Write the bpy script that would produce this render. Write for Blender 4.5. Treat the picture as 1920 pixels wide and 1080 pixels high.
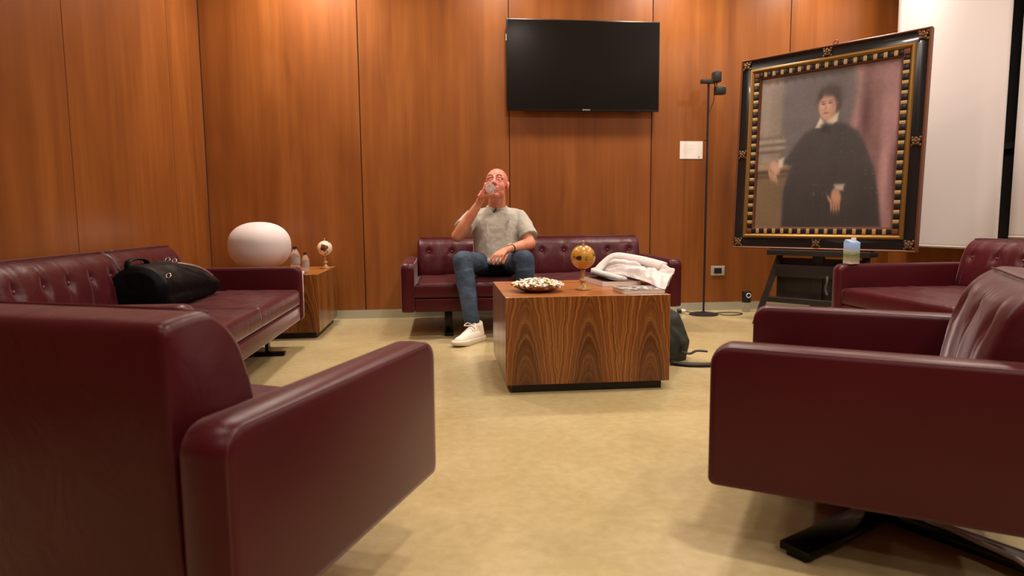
import bpy, bmesh, math, random
import numpy as np
from mathutils import Vector, Matrix, noise
for o in list(bpy.data.objects): bpy.data.objects.remove(o)
SC = bpy.context.scene
COL = SC.collection
PI = math.pi
R = random.Random(7)
# ------------------------------------------------------------------ camera
cam = bpy.data.cameras.new('camera'); camo = bpy.data.objects.new('camera', cam); COL.objects.link(camo)
F_, PITCH, ROLL, YAW, HC = 1235.62, 0.1052, -0.0079, 0.1075, 0.8104
fw = Vector((math.sin(YAW)*math.cos(PITCH), math.cos(YAW)*math.cos(PITCH), -math.sin(PITCH)))
r0 = Vector((math.cos(YAW), -math.sin(YAW), 0)); u0 = r0.cross(fw)
rr = r0*math.cos(ROLL) + u0*math.sin(ROLL); uu = rr.cross(fw)
camo.matrix_world = Matrix(((rr.x, uu.x, -fw.x, 0), (rr.y, uu.y, -fw.y, 0), (rr.z, uu.z, -fw.z, HC), (0, 0, 0, 1)))
cam.sensor_width = 36; cam.lens = F_/1920*36; cam.clip_start = 0.05
cam.dof.use_dof = True; cam.dof.focus_distance = 4.4; cam.dof.aperture_fstop = 4.5
SC.camera = camo
SC.view_settings.view_transform = 'Standard'; SC.view_settings.look = 'None'
SC.view_settings.gamma = 1; SC.view_settings.exposure = 0.17; SC.view_settings.use_curve_mapping = False
w = bpy.data.worlds.new('night'); SC.world = w; w.use_nodes = True
w.node_tree.nodes['Background'].inputs[0].default_value = (0.02, 0.02, 0.025, 1)
w.node_tree.nodes['Background'].inputs[1].default_value = 1
CEIL = 3.05
# recessed ceiling lamps: (x, y, watts)
LAMPS = [(-0.95, 4.98, 36), (0.55, 4.9, 19), (1.95, 4.9, 26), (3.2, 4.95, 20), (-1.0, 3.1, 6), (0.9, 3.0, 21), (2.95, 3.1, 28),
         (-1.0, 1.0, 9), (0.9, 0.9, 23), (2.95, 0.9, 24), (-1.0, -1.2, 12), (0.9, -1.2, 22), (2.95, -1.2, 18)]
for i, (lx, ly, lw) in enumerate(LAMPS):
    l = bpy.data.lights.new('downlight_glow', 'AREA'); l.shape = 'DISK'; l.size = 0.24; l.energy = lw
    l.color = (1.0, 0.875, 0.755); l.spread = math.radians(150)
    lo = bpy.data.objects.new('downlight_glow', l); COL.objects.link(lo); lo.location = (lx, ly, CEIL-0.03)

# ------------------------------------------------------------------ helpers
def sr(h, a=1):
    h = h.lstrip('#'); v = [int(h[i:i+2], 16)/255 for i in (0, 2, 4)]
    return tuple((c/12.92 if c <= .04045 else ((c+.055)/1.055)**2.4) for c in v)+(a,)
def mat(name, color=None, rough=.5, metal=0, spec=.5, coat=0, trans=0, ior=1.45, emis=None, es=0, sheen=0):
    m = bpy.data.materials.new(name); m.use_nodes = True
    b = m.node_tree.nodes['Principled BSDF']
    if color is not None: b.inputs['Base Color'].default_value = color if len(color) == 4 else tuple(color)+(1,)
    b.inputs['Roughness'].default_value = rough; b.inputs['Metallic'].default_value = metal
    b.inputs['Specular IOR Level'].default_value = spec; b.inputs['Coat Weight'].default_value = coat
    b.inputs['Transmission Weight'].default_value = trans; b.inputs['IOR'].default_value = ior
    b.inputs['Sheen Weight'].default_value = sheen
    if emis: b.inputs['Emission Color'].default_value = emis; b.inputs['Emission Strength'].default_value = es
    return m
class NT:
    def __init__(s, m): s.t = m.node_tree; s.b = s.t.nodes['Principled BSDF']
    def n(s, ty, **k):
        x = s.t.nodes.new(ty)
        for a, v in k.items(): setattr(x, a, v)
        return x
    def l(s, a, b): s.t.links.new(a, b)
    def m(s, op, a, b=None, c=None):
        x = s.n('ShaderNodeMath', operation=op)
        for i, v in enumerate((a, b, c)):
            if v is None: continue
            if isinstance(v, (int, float)): x.inputs[i].default_value = v
            else: s.l(v, x.inputs[i])
        return x.outputs[0]
    def xyz(s, kind='Object'):
        tc = s.n('ShaderNodeTexCoord'); sp = s.n('ShaderNodeSeparateXYZ'); s.l(tc.outputs[kind], sp.inputs[0]); return tc.outputs[kind], sp.outputs
    def comb(s, x, y, z):
        c = s.n('ShaderNodeCombineXYZ')
        for i, v in enumerate((x, y, z)):
            if isinstance(v, (int, float)): c.inputs[i].default_value = v
            else: s.l(v, c.inputs[i])
        return c.outputs[0]
    def noise(s, vec, scale, detail=3, rough=.5, dist=0):
        x = s.n('ShaderNodeTexNoise'); s.l(vec, x.inputs['Vector']); x.inputs['Scale'].default_value = scale
        x.inputs['Detail'].default_value = detail; x.inputs['Roughness'].default_value = rough; x.inputs['Distortion'].default_value = dist
        return x.outputs['Fac']
    def ramp(s, fac, stops):
        x = s.n('ShaderNodeValToRGB'); e = x.color_ramp.elements
        while len(e) < len(stops): e.new(.5)
        for q, (p, c) in zip(e, stops): q.position = p; q.color = c
        s.l(fac, x.inputs[0]); return x.outputs[0]
    def mix(s, fac, a, b, mode='MIX'):
        x = s.n('ShaderNodeMix', data_type='RGBA', blend_type=mode)
        if isinstance(fac, (int, float)): x.inputs[0].default_value = fac
        else: s.l(fac, x.inputs[0])
        for i, v in ((6, a), (7, b)):
            if isinstance(v, tuple): x.inputs[i].default_value = v
            else: s.l(v, x.inputs[i])
        return x.outputs[2]
    def bump(s, h, strength=.3, dist=.01):
        x = s.n('ShaderNodeBump'); x.inputs['Strength'].default_value = strength; x.inputs['Distance'].default_value = dist
        s.l(h, x.inputs['Height']); s.l(x.outputs[0], s.b.inputs['Normal'])
def vscale(nt, vec, sx, sy, sz):
    x = nt.n('ShaderNodeMapping'); nt.l(vec, x.inputs[0]); x.inputs['Scale'].default_value = (sx, sy, sz); return x.outputs[0]

def tag(o, label=None, cat=None, group=None, kind=None):
    if label: o['label'] = label
    if cat: o['category'] = cat
    if group: o['group'] = group
    if kind: o['kind'] = kind
    return o
def thing(name, label, cat, loc=(0, 0, 0), rz=0, group=None):
    o = bpy.data.objects.new(name, None); COL.objects.link(o); o.location = loc; o.rotation_euler = (0, 0, rz)
    o.empty_display_size = .1
    return tag(o, label, cat, group)
def link(name, me, m, parent=None, smooth=True):
    o = bpy.data.objects.new(name, me); COL.objects.link(o)
    if m is not None:
        for mm in (m if isinstance(m, (list, tuple)) else [m]): me.materials.append(mm)
    if smooth:
        for p in me.polygons: p.use_smooth = True
    if parent: o.parent = parent
    return o
def mesh(name, V, F, m, parent=None, smooth=True):
    me = bpy.data.meshes.new(name); me.from_pydata([tuple(v) for v in V], [], F); me.update()
    return link(name, me, m, parent, smooth)
def from_bm(name, bm, m, parent=None, smooth=True):
    bmesh.ops.recalc_face_normals(bm, faces=bm.faces[:])
    me = bpy.data.meshes.new(name); bm.to_mesh(me); bm.free()
    return link(name, me, m, parent, smooth)
def autosharp(o, deg=35):
    me = o.data; me.set_sharp_from_angle(angle=math.radians(deg)); return o
def add_box(bm, lo, hi, bev=0, seg=2, M=None):
    r = bmesh.ops.create_cube(bm, size=1); vs = r['verts']
    for v in vs:
        v.co = Vector([lo[i]+(v.co[i]+.5)*(hi[i]-lo[i]) for i in range(3)])
    if bev > 0:
        es = list({e for v in vs for e in v.link_edges})
        rb = bmesh.ops.bevel(bm, geom=es, offset=bev, segments=seg, profile=.5, affect='EDGES')
        vs = list({v for f in rb['faces'] for v in f.verts} | {v for v in vs if v.is_valid})
    if M is not None:
        for v in vs: v.co = M @ v.co
    return vs
def box(name, lo, hi, m, parent=None, bev=0, seg=3, M=None):
    bm = bmesh.new(); add_box(bm, lo, hi, bev, seg, M)
    return autosharp(from_bm(name, bm, m, parent))
def add_lathe(bm, prof, seg=32, c=(0, 0, 0), M=None):
    rings = []
    for (r_, z) in prof:
        ring = []
        if r_ < 1e-6: ring = [bm.verts.new((c[0], c[1], c[2]+z))]
        else:
            for k in range(seg):
                a = 2*PI*k/seg; ring.append(bm.verts.new((c[0]+r_*math.cos(a), c[1]+r_*math.sin(a), c[2]+z)))
        rings.append(ring)
    for A, B in zip(rings, rings[1:]):
        for k in range(seg):
            k2 = (k+1) % seg
            if len(A) == 1 and len(B) == 1: continue
            if len(A) == 1: bm.faces.new((A[0], B[k2], B[k]))
            elif len(B) == 1: bm.faces.new((A[k], A[k2], B[0]))
            else: bm.faces.new((A[k], A[k2], B[k2], B[k]))
    if M is not None:
        for rg in rings:
            for v in rg: v.co = M @ v.co
def lathe(name, prof, m, parent=None, seg=32, c=(0, 0, 0), M=None, sharp=40):
    bm = bmesh.new(); add_lathe(bm, prof, seg, c, M); return autosharp(from_bm(name, bm, m, parent), sharp)
def add_tube(bm, pts, rad, seg=8, cap=True, closed=False):
    pts = [Vector(p) for p in pts]; n = len(pts)
    rad = rad if isinstance(rad, (list, tuple)) else [rad]*n
    rings = []; up = None
    for i, p in enumerate(pts):
        a = pts[(i-1) % n] if (i > 0 or closed) else p
        b = pts[(i+1) % n] if (i < n-1 or closed) else p
        t = (b-a).normalized()
        if up is None: up = Vector((0, 0, 1)) if abs(t.z) < .9 else Vector((1, 0, 0))
        s = t.cross(up)
        if s.length < 1e-4: s = t.cross(Vector((.3, 1, .2)))
        s.normalize(); up = s.cross(t).normalized()
        rr_ = rad[i]; ra, rb = rr_ if isinstance(rr_, tuple) else (rr_, rr_)
        rings.append([bm.verts.new(p + s*math.cos(2*PI*k/seg)*ra + up*math.sin(2*PI*k/seg)*rb) for k in range(seg)])
    L = list(zip(rings, rings[1:])) + ([(rings[-1], rings[0])] if closed else [])
    for A, B in L:
        for k in range(seg): bm.faces.new((A[k], A[(k+1) % seg], B[(k+1) % seg], B[k]))
    if cap and not closed:
        bm.faces.new(rings[0]); bm.faces.new(rings[-1][::-1])
def tube(name, pts, rad, m, parent=None, seg=10, closed=False):
    bm = bmesh.new(); add_tube(bm, pts, rad, seg, True, closed); return autosharp(from_bm(name, bm, m, parent), 60)
def spline(P, n=8, closed=False):
    P = [Vector(p) for p in P]; out = []; N = len(P)
    for i in range(N if closed else N-1):
        if closed: a, b, c, d = P[(i-1) % N], P[i], P[(i+1) % N], P[(i+2) % N]
        else: a, b, c, d = P[max(i-1, 0)], P[i], P[i+1], P[min(i+2, N-1)]
        for k in range(n):
            t = k/n; out.append(.5*((2*b)+(c-a)*t+(2*a-5*b+4*c-d)*t*t+(3*b-a-3*c+d)*t**3))
    if not closed: out.append(P[-1])
    return out
# --- organic solids: union of tapered capsules / ellipsoids, melted together by a voxel remesh
def add_ell(bm, c, r, rot=None, u=16, v=12):
    q = bmesh.ops.create_uvsphere(bm, u_segments=u, v_segments=v, radius=1)['verts']
    M = Matrix.Translation(Vector(c)) @ (rot.to_4x4() if rot is not None else Matrix.Identity(4)) @ Matrix.Diagonal((r[0], r[1], r[2], 1))
    for x in q: x.co = M @ x.co
def add_cap(bm, a, b, ra, rb, seg=14):
    a = Vector(a); b = Vector(b); t = (b-a); L = t.length; t.normalize()
    pts = []; rad = []
    for k in range(5): th = PI/2*(1-k/4); pts.append(a-t*ra*math.sin(th)); rad.append(max(ra*math.cos(th), 1e-4))
    for k in range(1, 5): pts.append(a.lerp(b, k/5)); rad.append(ra+(rb-ra)*k/5)
    for k in range(5): th = PI/2*k/4; pts.append(b+t*rb*math.sin(th)); rad.append(max(rb*math.cos(th), 1e-4))
    add_tube(bm, pts, rad, seg)
def add_cone(bm, pts, rad, seg=24): add_tube(bm, pts, rad, seg)
def blob(name, build, m, parent=None, voxel=.005, smooth=4, off=None, disp=None):
    bm = bmesh.new(); build(bm)
    if off is not None:
        for v in bm.verts: v.co -= Vector(off)
    o = from_bm(name, bm, m, parent)
    r_ = o.modifiers.new('melt', 'REMESH'); r_.mode = 'VOXEL'; r_.voxel_size = voxel; r_.use_smooth_shade = True
    s = o.modifiers.new('soften', 'SMOOTH'); s.factor = .5; s.iterations = smooth
    if disp:
        for (sc, st) in disp:
            tx = bpy.data.textures.new('folds', 'CLOUDS'); tx.noise_scale = sc
            d = o.modifiers.new('folds', 'DISPLACE'); d.texture = tx; d.strength = st; d.mid_level = .5; d.texture_coords = 'LOCAL'
    return o

# ------------------------------------------------------------------ materials
def wood_wall():
    m = mat('cherry_veneer', rough=.34, spec=.5, coat=.15); t = NT(m); t.b.inputs['Coat Roughness'].default_value = .25
    _, (x, y, z) = t.xyz()
    u = t.m('ADD', x, y)
    k = t.m('FLOOR', t.m('DIVIDE', t.m('ADD', u, 1.82+.001), .6))
    wn = t.n('ShaderNodeTexWhiteNoise', noise_dimensions='1D'); t.l(t.m('FLOOR', t.m('DIVIDE', t.m('ADD', x, 1.8199), 1.2)), wn.inputs['W'])
    off = t.m('MULTIPLY', wn.outputs[0], 7)
    v = t.comb(t.m('ADD', u, off), 0, t.m('ADD', t.m('MULTIPLY', z, .22), off))
    big = t.noise(v, 3.2, 3, .55, .6)
    v2 = t.comb(t.m('MULTIPLY', u, 90), 0, t.m('MULTIPLY', z, 1.6))
    fine = t.noise(v2, 1.0, 4, .6)
    v3 = t.comb(t.m('MULTIPLY', u, 14), off, t.m('MULTIPLY', z, .5))
    mid = t.noise(v3, 1.0, 3, .5)
    f = t.m('ADD', t.m('ADD', t.m('MULTIPLY', big, .55), t.m('MULTIPLY', fine, .15)), t.m('MULTIPLY', mid, .3))
    c = t.ramp(f, [(.3, sr('#6f3b17')), (.5, sr('#874d20')), (.7, sr('#9d602d'))])
    t.l(c, t.b.inputs['Base Color'])
    return m
M_WALL = wood_wall()
def walnut(name, axis='x', top=False):
    m = mat(name, rough=.3, coat=.25); t = NT(m); t.b.inputs['Coat Roughness'].default_value = .2
    vec, (x, y, z) = t.xyz()
    if top:
        v = t.comb(t.m('MULTIPLY', x, 1.2), t.m('MULTIPLY', y, 22), 0)
        f = t.noise(v, 1.0, 4, .6, .5)
        c = t.ramp(f, [(.25, sr('#7a421c')), (.5, sr('#a3622c')), (.75, sr('#b97a40'))])
        t.l(c, t.b.inputs['Base Color']); return m
    a = x if axis == 'x' else y
    wob = t.noise(t.comb(t.m('MULTIPLY', a, 7), 0, t.m('MULTIPLY', z, 9)), 1.0, 3, .6)
    per = .295
    uu_ = t.m('PINGPONG', t.m('ADD', a, 4*per), per/2)
    uu_ = t.m('ADD', uu_, t.m('MULTIPLY', t.m('SUBTRACT', wob, .5), .035))
    c_ = t.m('ADD', t.m('MULTIPLY', t.m('MULTIPLY', uu_, uu_), 62), t.m('MULTIPLY', z, 1.15))
    b1 = t.noise(t.comb(t.m('MULTIPLY', c_, 9), 0, 0), 1.0, 4, .7)
    b2 = t.noise(t.comb(t.m('MULTIPLY', c_, 34), 3, 0), 1.0, 2, .6)
    fi = t.noise(t.comb(t.m('MULTIPLY', a, 260), 0, t.m('MULTIPLY', z, 6)), 1.0, 2, .6)
    f = t.m('ADD', t.m('ADD', t.m('MULTIPLY', b1, .62), t.m('MULTIPLY', b2, .24)), t.m('MULTIPLY', fi, .14))
    c = t.ramp(f, [(.37, sr('#341808')), (.45, sr('#693816')), (.52, sr('#8c5426')), (.62, sr('#c08c50'))])
    ht = t.n('ShaderNodeMapRange'); t.l(t.m('ADD', c_, t.m('MULTIPLY', b1, .3)), ht.inputs[0]); ht.inputs[1].default_value = .35; ht.inputs[2].default_value = .80; ht.inputs[3].default_value = .7; ht.inputs[4].default_value = 0
    c = t.mix(ht.outputs[0], c, sr('#43200d'))
    t.l(c, t.b.inputs['Base Color']); return m
M_WALX = walnut('walnut_cathedral', 'x'); M_WALY = walnut('walnut_cathedral_side', 'y'); M_WALT = walnut('walnut_straight', top=True)
def leather(name, wr=.25, ws=7):
    m = mat(name, rough=.36, spec=.32, coat=.0); t = NT(m)
    vec, _ = t.xyz()
    n1 = t.noise(vec, 2.2, 2, .5)
    c = t.ramp(n1, [(.3, sr('#400b13')), (.7, sr('#4b0f19'))])
    t.l(c, t.b.inputs['Base Color'])
    ro = t.m('ADD', t.m('MULTIPLY', t.noise(vec, 6, 3), .14), .28); t.l(ro, t.b.inputs['Roughness'])
    vo = t.n('ShaderNodeTexVoronoi'); t.l(vec, vo.inputs['Vector']); vo.inputs['Scale'].default_value = 420
    h = t.m('ADD', t.m('MULTIPLY', t.noise(vec, ws, 3, .6, 1.2), wr), t.m('MULTIPLY', vo.outputs['Distance'], .015))
    t.bump(h, .5, .02)
    t.b.inputs['Sheen Weight'].default_value = .5; t.b.inputs['Sheen Roughness'].default_value = .25
    t.b.inputs['Sheen Tint'].default_value = (1, .82, .86, 1)
    return m
M_LEA = leather('burgundy_leather', .03, 5); M_LEAC = leather('burgundy_leather_creased', .30, 7)
M_PIP = mat('burgundy_piping', sr('#4a111b'), .4)
M_BTN = mat('burgundy_button', sr('#6d2a35'), .28)
M_BLKSTEEL = mat('black_chrome', (.02, .02, .022), .18, .9)
M_BLACK = mat('black_plastic', (.012, .012, .013), .4)
M_DARKSH = mat('dark_plinth', (.012, .01, .009), .5)
def floor_mat():
    m = mat('marbled_linoleum', rough=.3, spec=.45); t = NT(m); vec, _ = t.xyz()
    a = t.noise(vec, 2.2, 3, .5, .2); b = t.noise(vec, 26, 4, .6, .3)
    f = t.m('ADD', t.m('MULTIPLY', a, .5), t.m('MULTIPLY', b, .5))
    c = t.ramp(f, [(.3, sr('#ac9a6c')), (.5, sr('#b9a77b')), (.7, sr('#c3b48b'))]); t.l(c, t.b.inputs['Base Color'])
    t.l(t.m('ADD', t.m('MULTIPLY', a, .16), .13), t.b.inputs['Roughness'])
    t.bump(t.noise(vec, 1.7, 2), .05, .02); return m
M_FLOOR = floor_mat()
M_CEIL = mat('ceiling_white', sr('#e8e0d4'), .8)
M_PLASTER = mat('plaster', sr('#cfc0ae'), .8)
M_BASE = mat('brushed_steel', sr('#b9b8a8'), .38, .35)
M_GAP = mat('joint_shadow_gap', sr('#1c0a04'), .8)

# ------------------------------------------------------------------ the room
DW = 5.4819; XL = -1.82; XR = 3.97; YF = -2.6
def struct(o): return tag(o, kind='structure')
bm = bmesh.new(); add_box(bm, (XL-.1, YF-.1, -.1), (XR+.1, DW+.12, 0)); struct(from_bm('floor', bm, M_FLOOR, smooth=False))
bm = bmesh.new(); add_box(bm, (XL-.1, YF-.1, CEIL), (XR+.1, DW+.12, CEIL+.1)); struct(from_bm('ceiling', bm, M_CEIL, smooth=False))
def panel_wall(name, edges, z0, z1, axis, face, thick, gaps):
    bm = bmesh.new()
    for (a, b), g in zip(zip(edges, edges[1:]), gaps):
        lo = a+g; hi = b-g
        if axis == 'x': add_box(bm, (lo, face, z0), (hi, face+thick, z1), .0015, 1)
        else: add_box(bm, (face-thick, lo, z0), (face, hi, z1), .0015, 1)
    n0 = len(bm.faces)
    if axis == 'x': add_box(bm, (edges[0], face+.008, z0), (edges[-1], face+thick+.02, z1))
    else: add_box(bm, (face-thick-.02, edges[0], z0), (face-.008, edges[-1], z1))
    for f in bm.faces:
        c_ = f.calc_center_median(); q_ = c_.y if axis == 'x' else -c_.x
        if q_ > (face if axis == 'x' else -face)+.0079 and abs(q_-(face if axis == 'x' else -face)-.008) < .0005: f.material_index = 1
    o = from_bm(name, bm, [M_WALL, M_GAP], smooth=False); return struct(o)
x0 = -1.8199
panel_wall('wall_back', [x0, x0+1.2, x0+2.4, x0+3.6, x0+4.8, XR], .07, CEIL, 'x', DW, .02, [.0035]*5)
panel_wall('wall_left', [YF, -1.4, -.2, 1.0, 2.2, 3.56, 4.86, DW], .07, CEIL, 'y', XL, .02, [.003]*7)
bm = bmesh.new(); add_box(bm, (XL, DW-.006, 0), (XR, DW+.03, .07)); struct(from_bm('baseboard_back', bm, M_BASE, smooth=False))
bm = bmesh.new(); add_box(bm, (XL-.03, YF, 0), (XL+.006, DW-.006, .07)); struct(from_bm('baseboard_left', bm, M_BASE, smooth=False))
bm = bmesh.new(); add_box(bm, (XL, YF-.1, 0), (XR, YF, CEIL)); struct(from_bm('wall_front', bm, M_WALL, smooth=False))
# right wall: timber parapet, window band above, pier at the back corner
bm = bmesh.new(); add_box(bm, (XR, YF, 0), (XR+.1, DW, .56)); add_box(bm, (XR, YF, 2.8), (XR+.1, DW, CEIL)); add_box(bm, (XR, YF, .56), (XR+.1, YF+.6, 2.8)); add_box(bm, (XR, 5.2, .56), (XR+.1, DW, 2.8))
struct(from_bm('wall_right', bm, M_WALL, smooth=False))
M_GLASS = mat('night_glass', (.03, .028, .028), .1, trans=.0, spec=.6); M_WFR = mat('window_frame_grey', sr('#3a3634'), .5)
bm = bmesh.new()
for yy in (YF+.6, -.6, .8, 2.2, 3.6, 5.16):
    add_box(bm, (XR+.0, yy, .56), (XR+.08, yy+.04, 2.8))
for zz in (.56, 1.27, 2.76): add_box(bm, (XR+.002, YF+.6, zz), (XR+.078, 5.2, zz+.04))
wf = struct(from_bm('window_1', bm, M_WFR, smooth=False))
bm = bmesh.new(); add_box(bm, (XR+.03, YF+.6, .57), (XR+.045, 5.2, 2.79)); from_bm('pane', bm, M_GLASS, wf, smooth=False)
# ceiling lamps
M_TRIMW = mat('lamp_trim_white', (.8, .8, .78), .4); M_LENS = mat('lamp_lens', (.9, .85, .8), .4, emis=(1, .82, .62, 1), es=6)
for i, (lx, ly, lw) in enumerate(LAMPS):
    t = thing('ceiling_light', 'round white recessed downlight in the ceiling', 'ceiling light', (lx, ly, CEIL), 0, 'recessed ceiling downlights')
    lathe('trim_ring', [(.125, 0), (.135, -.004), (.135, -.01), (.118, -.012), (.115, 0)], M_TRIMW, t, 32)
    lathe('lens', [(0, -.003), (.114, -.003)], M_LENS, t, 32)

# ------------------------------------------------------------------ leather seats
ARM_Z0, ARM_Z1, BACK_Z = .178, .514, .664
def rrect(x0_, x1_, z0_, z1_, rads, n=6):
    # corners order: (x0,z0),(x1,z0),(x1,z1),(x0,z1)
    out = []
    C = [(x0_, z0_, 180), (x1_, z0_, 270), (x1_, z1_, 0), (x0_, z1_, 90)]
    for (cx, cz, a0), r_ in zip(C, rads):
        ox = cx + (r_ if cx == x0_ else -r_); oz = cz + (r_ if cz == z0_ else -r_)
        for k in range(n+1):
            a = math.radians(a0+90*k/n); out.append((ox+r_*math.cos(a), oz+r_*math.sin(a)))
    return out
def arm_mesh(D, th):
    prof = rrect(-D/2, D/2, ARM_Z0, ARM_Z1, (.016, .02, .045, .045), 8)
    bm = bmesh.new(); rings = []
    cx = sum(p[0] for p in prof)/len(prof); cz = (ARM_Z0+ARM_Z1)/2
    for x, ins in ((-th/2, .014), (-th/2+.003, .005), (-th/2+.010, 0), (0, -.002), (th/2-.010, 0), (th/2-.003, .005), (th/2, .014)):
        ring = []
        for (py, pz) in prof:
            sy = 1-ins/(D/2); sz = 1-ins/((ARM_Z1-ARM_Z0)/2)
            ring.append(bm.verts.new((x, py*sy, cz+(pz-cz)*sz)))
        rings.append(ring)
    n = len(prof)
    for A, B in zip(rings, rings[1:]):
        for k in range(n): bm.faces.new((A[k], A[(k+1) % n], B[(k+1) % n], B[k]))
    bm.faces.new(rings[0]); bm.faces.new(rings[-1])
    return bm, prof
def make_arm(t, xc, D, th):
    bm, prof = arm_mesh(D, th)
    for v in bm.verts: v.co.x += xc
    o = autosharp(from_bm('armrest', bm, M_LEA, t), 50)
    bm = bmesh.new()
    cz = (ARM_Z0+ARM_Z1)/2
    for s in (-1, 1):
        pts = [Vector((xc+s*(th/2-.006), py*(1-.004/(D/2)), cz+(pz-cz)*(1-.004/.168))) for py, pz in prof]
        add_tube(bm, pts, .0028, 6, closed=True)
    from_bm('piping', bm, M_PIP, o)
    return o
def back_mesh(x0_, x1_, D, buttons, puff, seed, nx=90, wr=1.0):
    """side profile (y,z) swept along x; the front face is dimpled at each button and creased"""
    yb = D/2-.012
    front = [(yb-.110, BACK_Z-.005), (yb-.138, BACK_Z-.026), (yb-.166, .60), (yb-.190, .53), (yb-.208, .45), (yb-.218, .385), (yb-.215, .34)]
    fp = spline([Vector((0, a, b)) for a, b in front], 6)
    top = spline([Vector((0, yb, BACK_Z-.03)), Vector((0, yb-.006, BACK_Z-.008)), Vector((0, yb-.03, BACK_Z)), Vector((0, yb-.08, BACK_Z+.004)), Vector((0, yb-.10, BACK_Z+.001))], 3)
    prof = [Vector((0, yb-.02, .2)), Vector((0, yb-.004, .3)), Vector((0, yb, .5))] + top + fp[0:] + [Vector((0, yb-.2, .2))]
    i0 = 3+len(top); i1 = i0+len(fp)
    V = []; n = len(prof); rd = random.Random(seed)
    W = x1_-x0_
    for i in range(nx+1):
        u = i/nx; x = x0_+W*u
        e = min(u, 1-u)*W; er = .022
        ins = 0
        if e < er: ins = er-math.sqrt(max(er*er-(er-e)**2, 0))
        for j, p in enumerate(prof):
            y, z = p.y, p.z
            if i0-4 <= j < i1:
                tt = max(0, (j-i0)/(i1-i0))
                y -= puff*math.sin(PI*min(1, tt*1.0))*min(1, e/.06)
                for (bx, bz) in buttons:
                    d2 = ((x-bx)/.028)**2+((z-bz)/.028)**2
                    y += .013*math.exp(-d2)
                    # creases fall below / above the button
                    dx = x-bx; dz = z-bz
                    y += wr*.006*math.exp(-(dx/.008)**2)*math.exp(-(dz/.05)**2)
                    y += wr*.0035*math.exp(-((dx-.02*rd_s(seed, bx)-dz*.25)/.010)**2)*(1 if dz < 0 else .3)
                nv = noise.noise(Vector((x*14+seed, z*4, seed)))
                y += wr*.004*nv*min(1, e/.05)
            # ends rounded
            cy = yb-.08
            y = cy+(y-cy)*(1-ins/.12*.5); z = z-ins*(.6 if z > .55 else 0)
            V.append((x, y, z))
    F = []
    for i in range(nx):
        for j in range(n):
            a = i*n+j; b = i*n+(j+1) % n; F.append((a, b, b+n, a+n))
    F.append(tuple(range(n))[::-1]); F.append(tuple(range(nx*n, nx*n+n)))
    return V, F
def rd_s(a, b): return math.sin(a*12.9+b*78.2)
def cushion(name, x0_, x1_, y0_, y1_, z0_, z1_, m, parent, seed, crown=.012, wr=1.0, nx=44, ny=40):
    """seat cushion: pillow top with stretched creases"""
    bm = bmesh.new(); W = x1_-x0_; D_ = y1_-y0_
    prof = [(0, 0, .0), (.0, .012, .0)]
    def edge(d, r_): return 0 if d >= r_ else r_-math.sqrt(max(r_*r_-(r_-d)**2, 0))
    top = {}; r_ = .026
    us = [0, .004, .012, .022, .035] ; 
    def axis(n, L):
        k = [q/L for q in us]; mid = [k[-1]+(1-2*k[-1])*i/(n) for i in range(1, n)]
        return k+mid+[1-q for q in reversed(k)]
    U = axis(nx, W); Vv = axis(ny, D_)
    for i, u in enumerate(U):
        for j, v in enumerate(Vv):
            x = x0_+u*W; y = y0_+v*D_
            e = min(min(u, 1-u)*W, min(v, 1-v)*D_)
            z = z1_-edge(e, r_)
            s = min(1, e/.1); z += crown*s*math.sin(PI*u)**.5*math.sin(PI*min(1, max(0, v)))**.5
            nn = noise.noise(Vector((x*6+seed+y*5, y*9-x*3, seed)))+.5*noise.noise(Vector((x*16+y*9, y*20, seed+4)))
            z += wr*.009*nn*s
            top[i, j] = bm.verts.new((x, y, z))
    nI, nJ = len(U), len(Vv)
    for i in range(nI-1):
        for j in range(nJ-1): bm.faces.new((top[i, j], top[i+1, j], top[i+1, j+1], top[i, j+1]))
    loop = [(i, 0) for i in range(nI)]+[(nI-1, j) for j in range(1, nJ)]+[(i, nJ-1) for i in range(nI-2, -1, -1)]+[(0, j) for j in range(nJ-2, 0, -1)]
    prev = [top[k] for k in loop]
    for zz, ins in ((z0_+.02, -.002), (z0_+.006, .002), (z0_, .01)):
        cx, cy = (x0_+x1_)/2, (y0_+y1_)/2
        cur = []
        for p in [top[k] for k in loop]:
            cur.append(bm.verts.new((cx+(p.co.x-cx)*(1-ins/(W/2)), cy+(p.co.y-cy)*(1-ins/(D_/2)), zz)))
        for k in range(len(loop)): bm.faces.new((prev[k], cur[k], cur[(k+1) % len(loop)], prev[(k+1) % len(loop)]))
        prev = cur
    bm.faces.new(prev)
    return autosharp(from_bm(name, bm, m, parent), 60)
TH = .09
def rear_shell(t, x0_, x1_, D):
    yb = D/2-.03
    return box('back_frame', (x0_, yb-.03, .19), (x1_, yb-.0, .60), M_LEA, t, .01)
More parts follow.
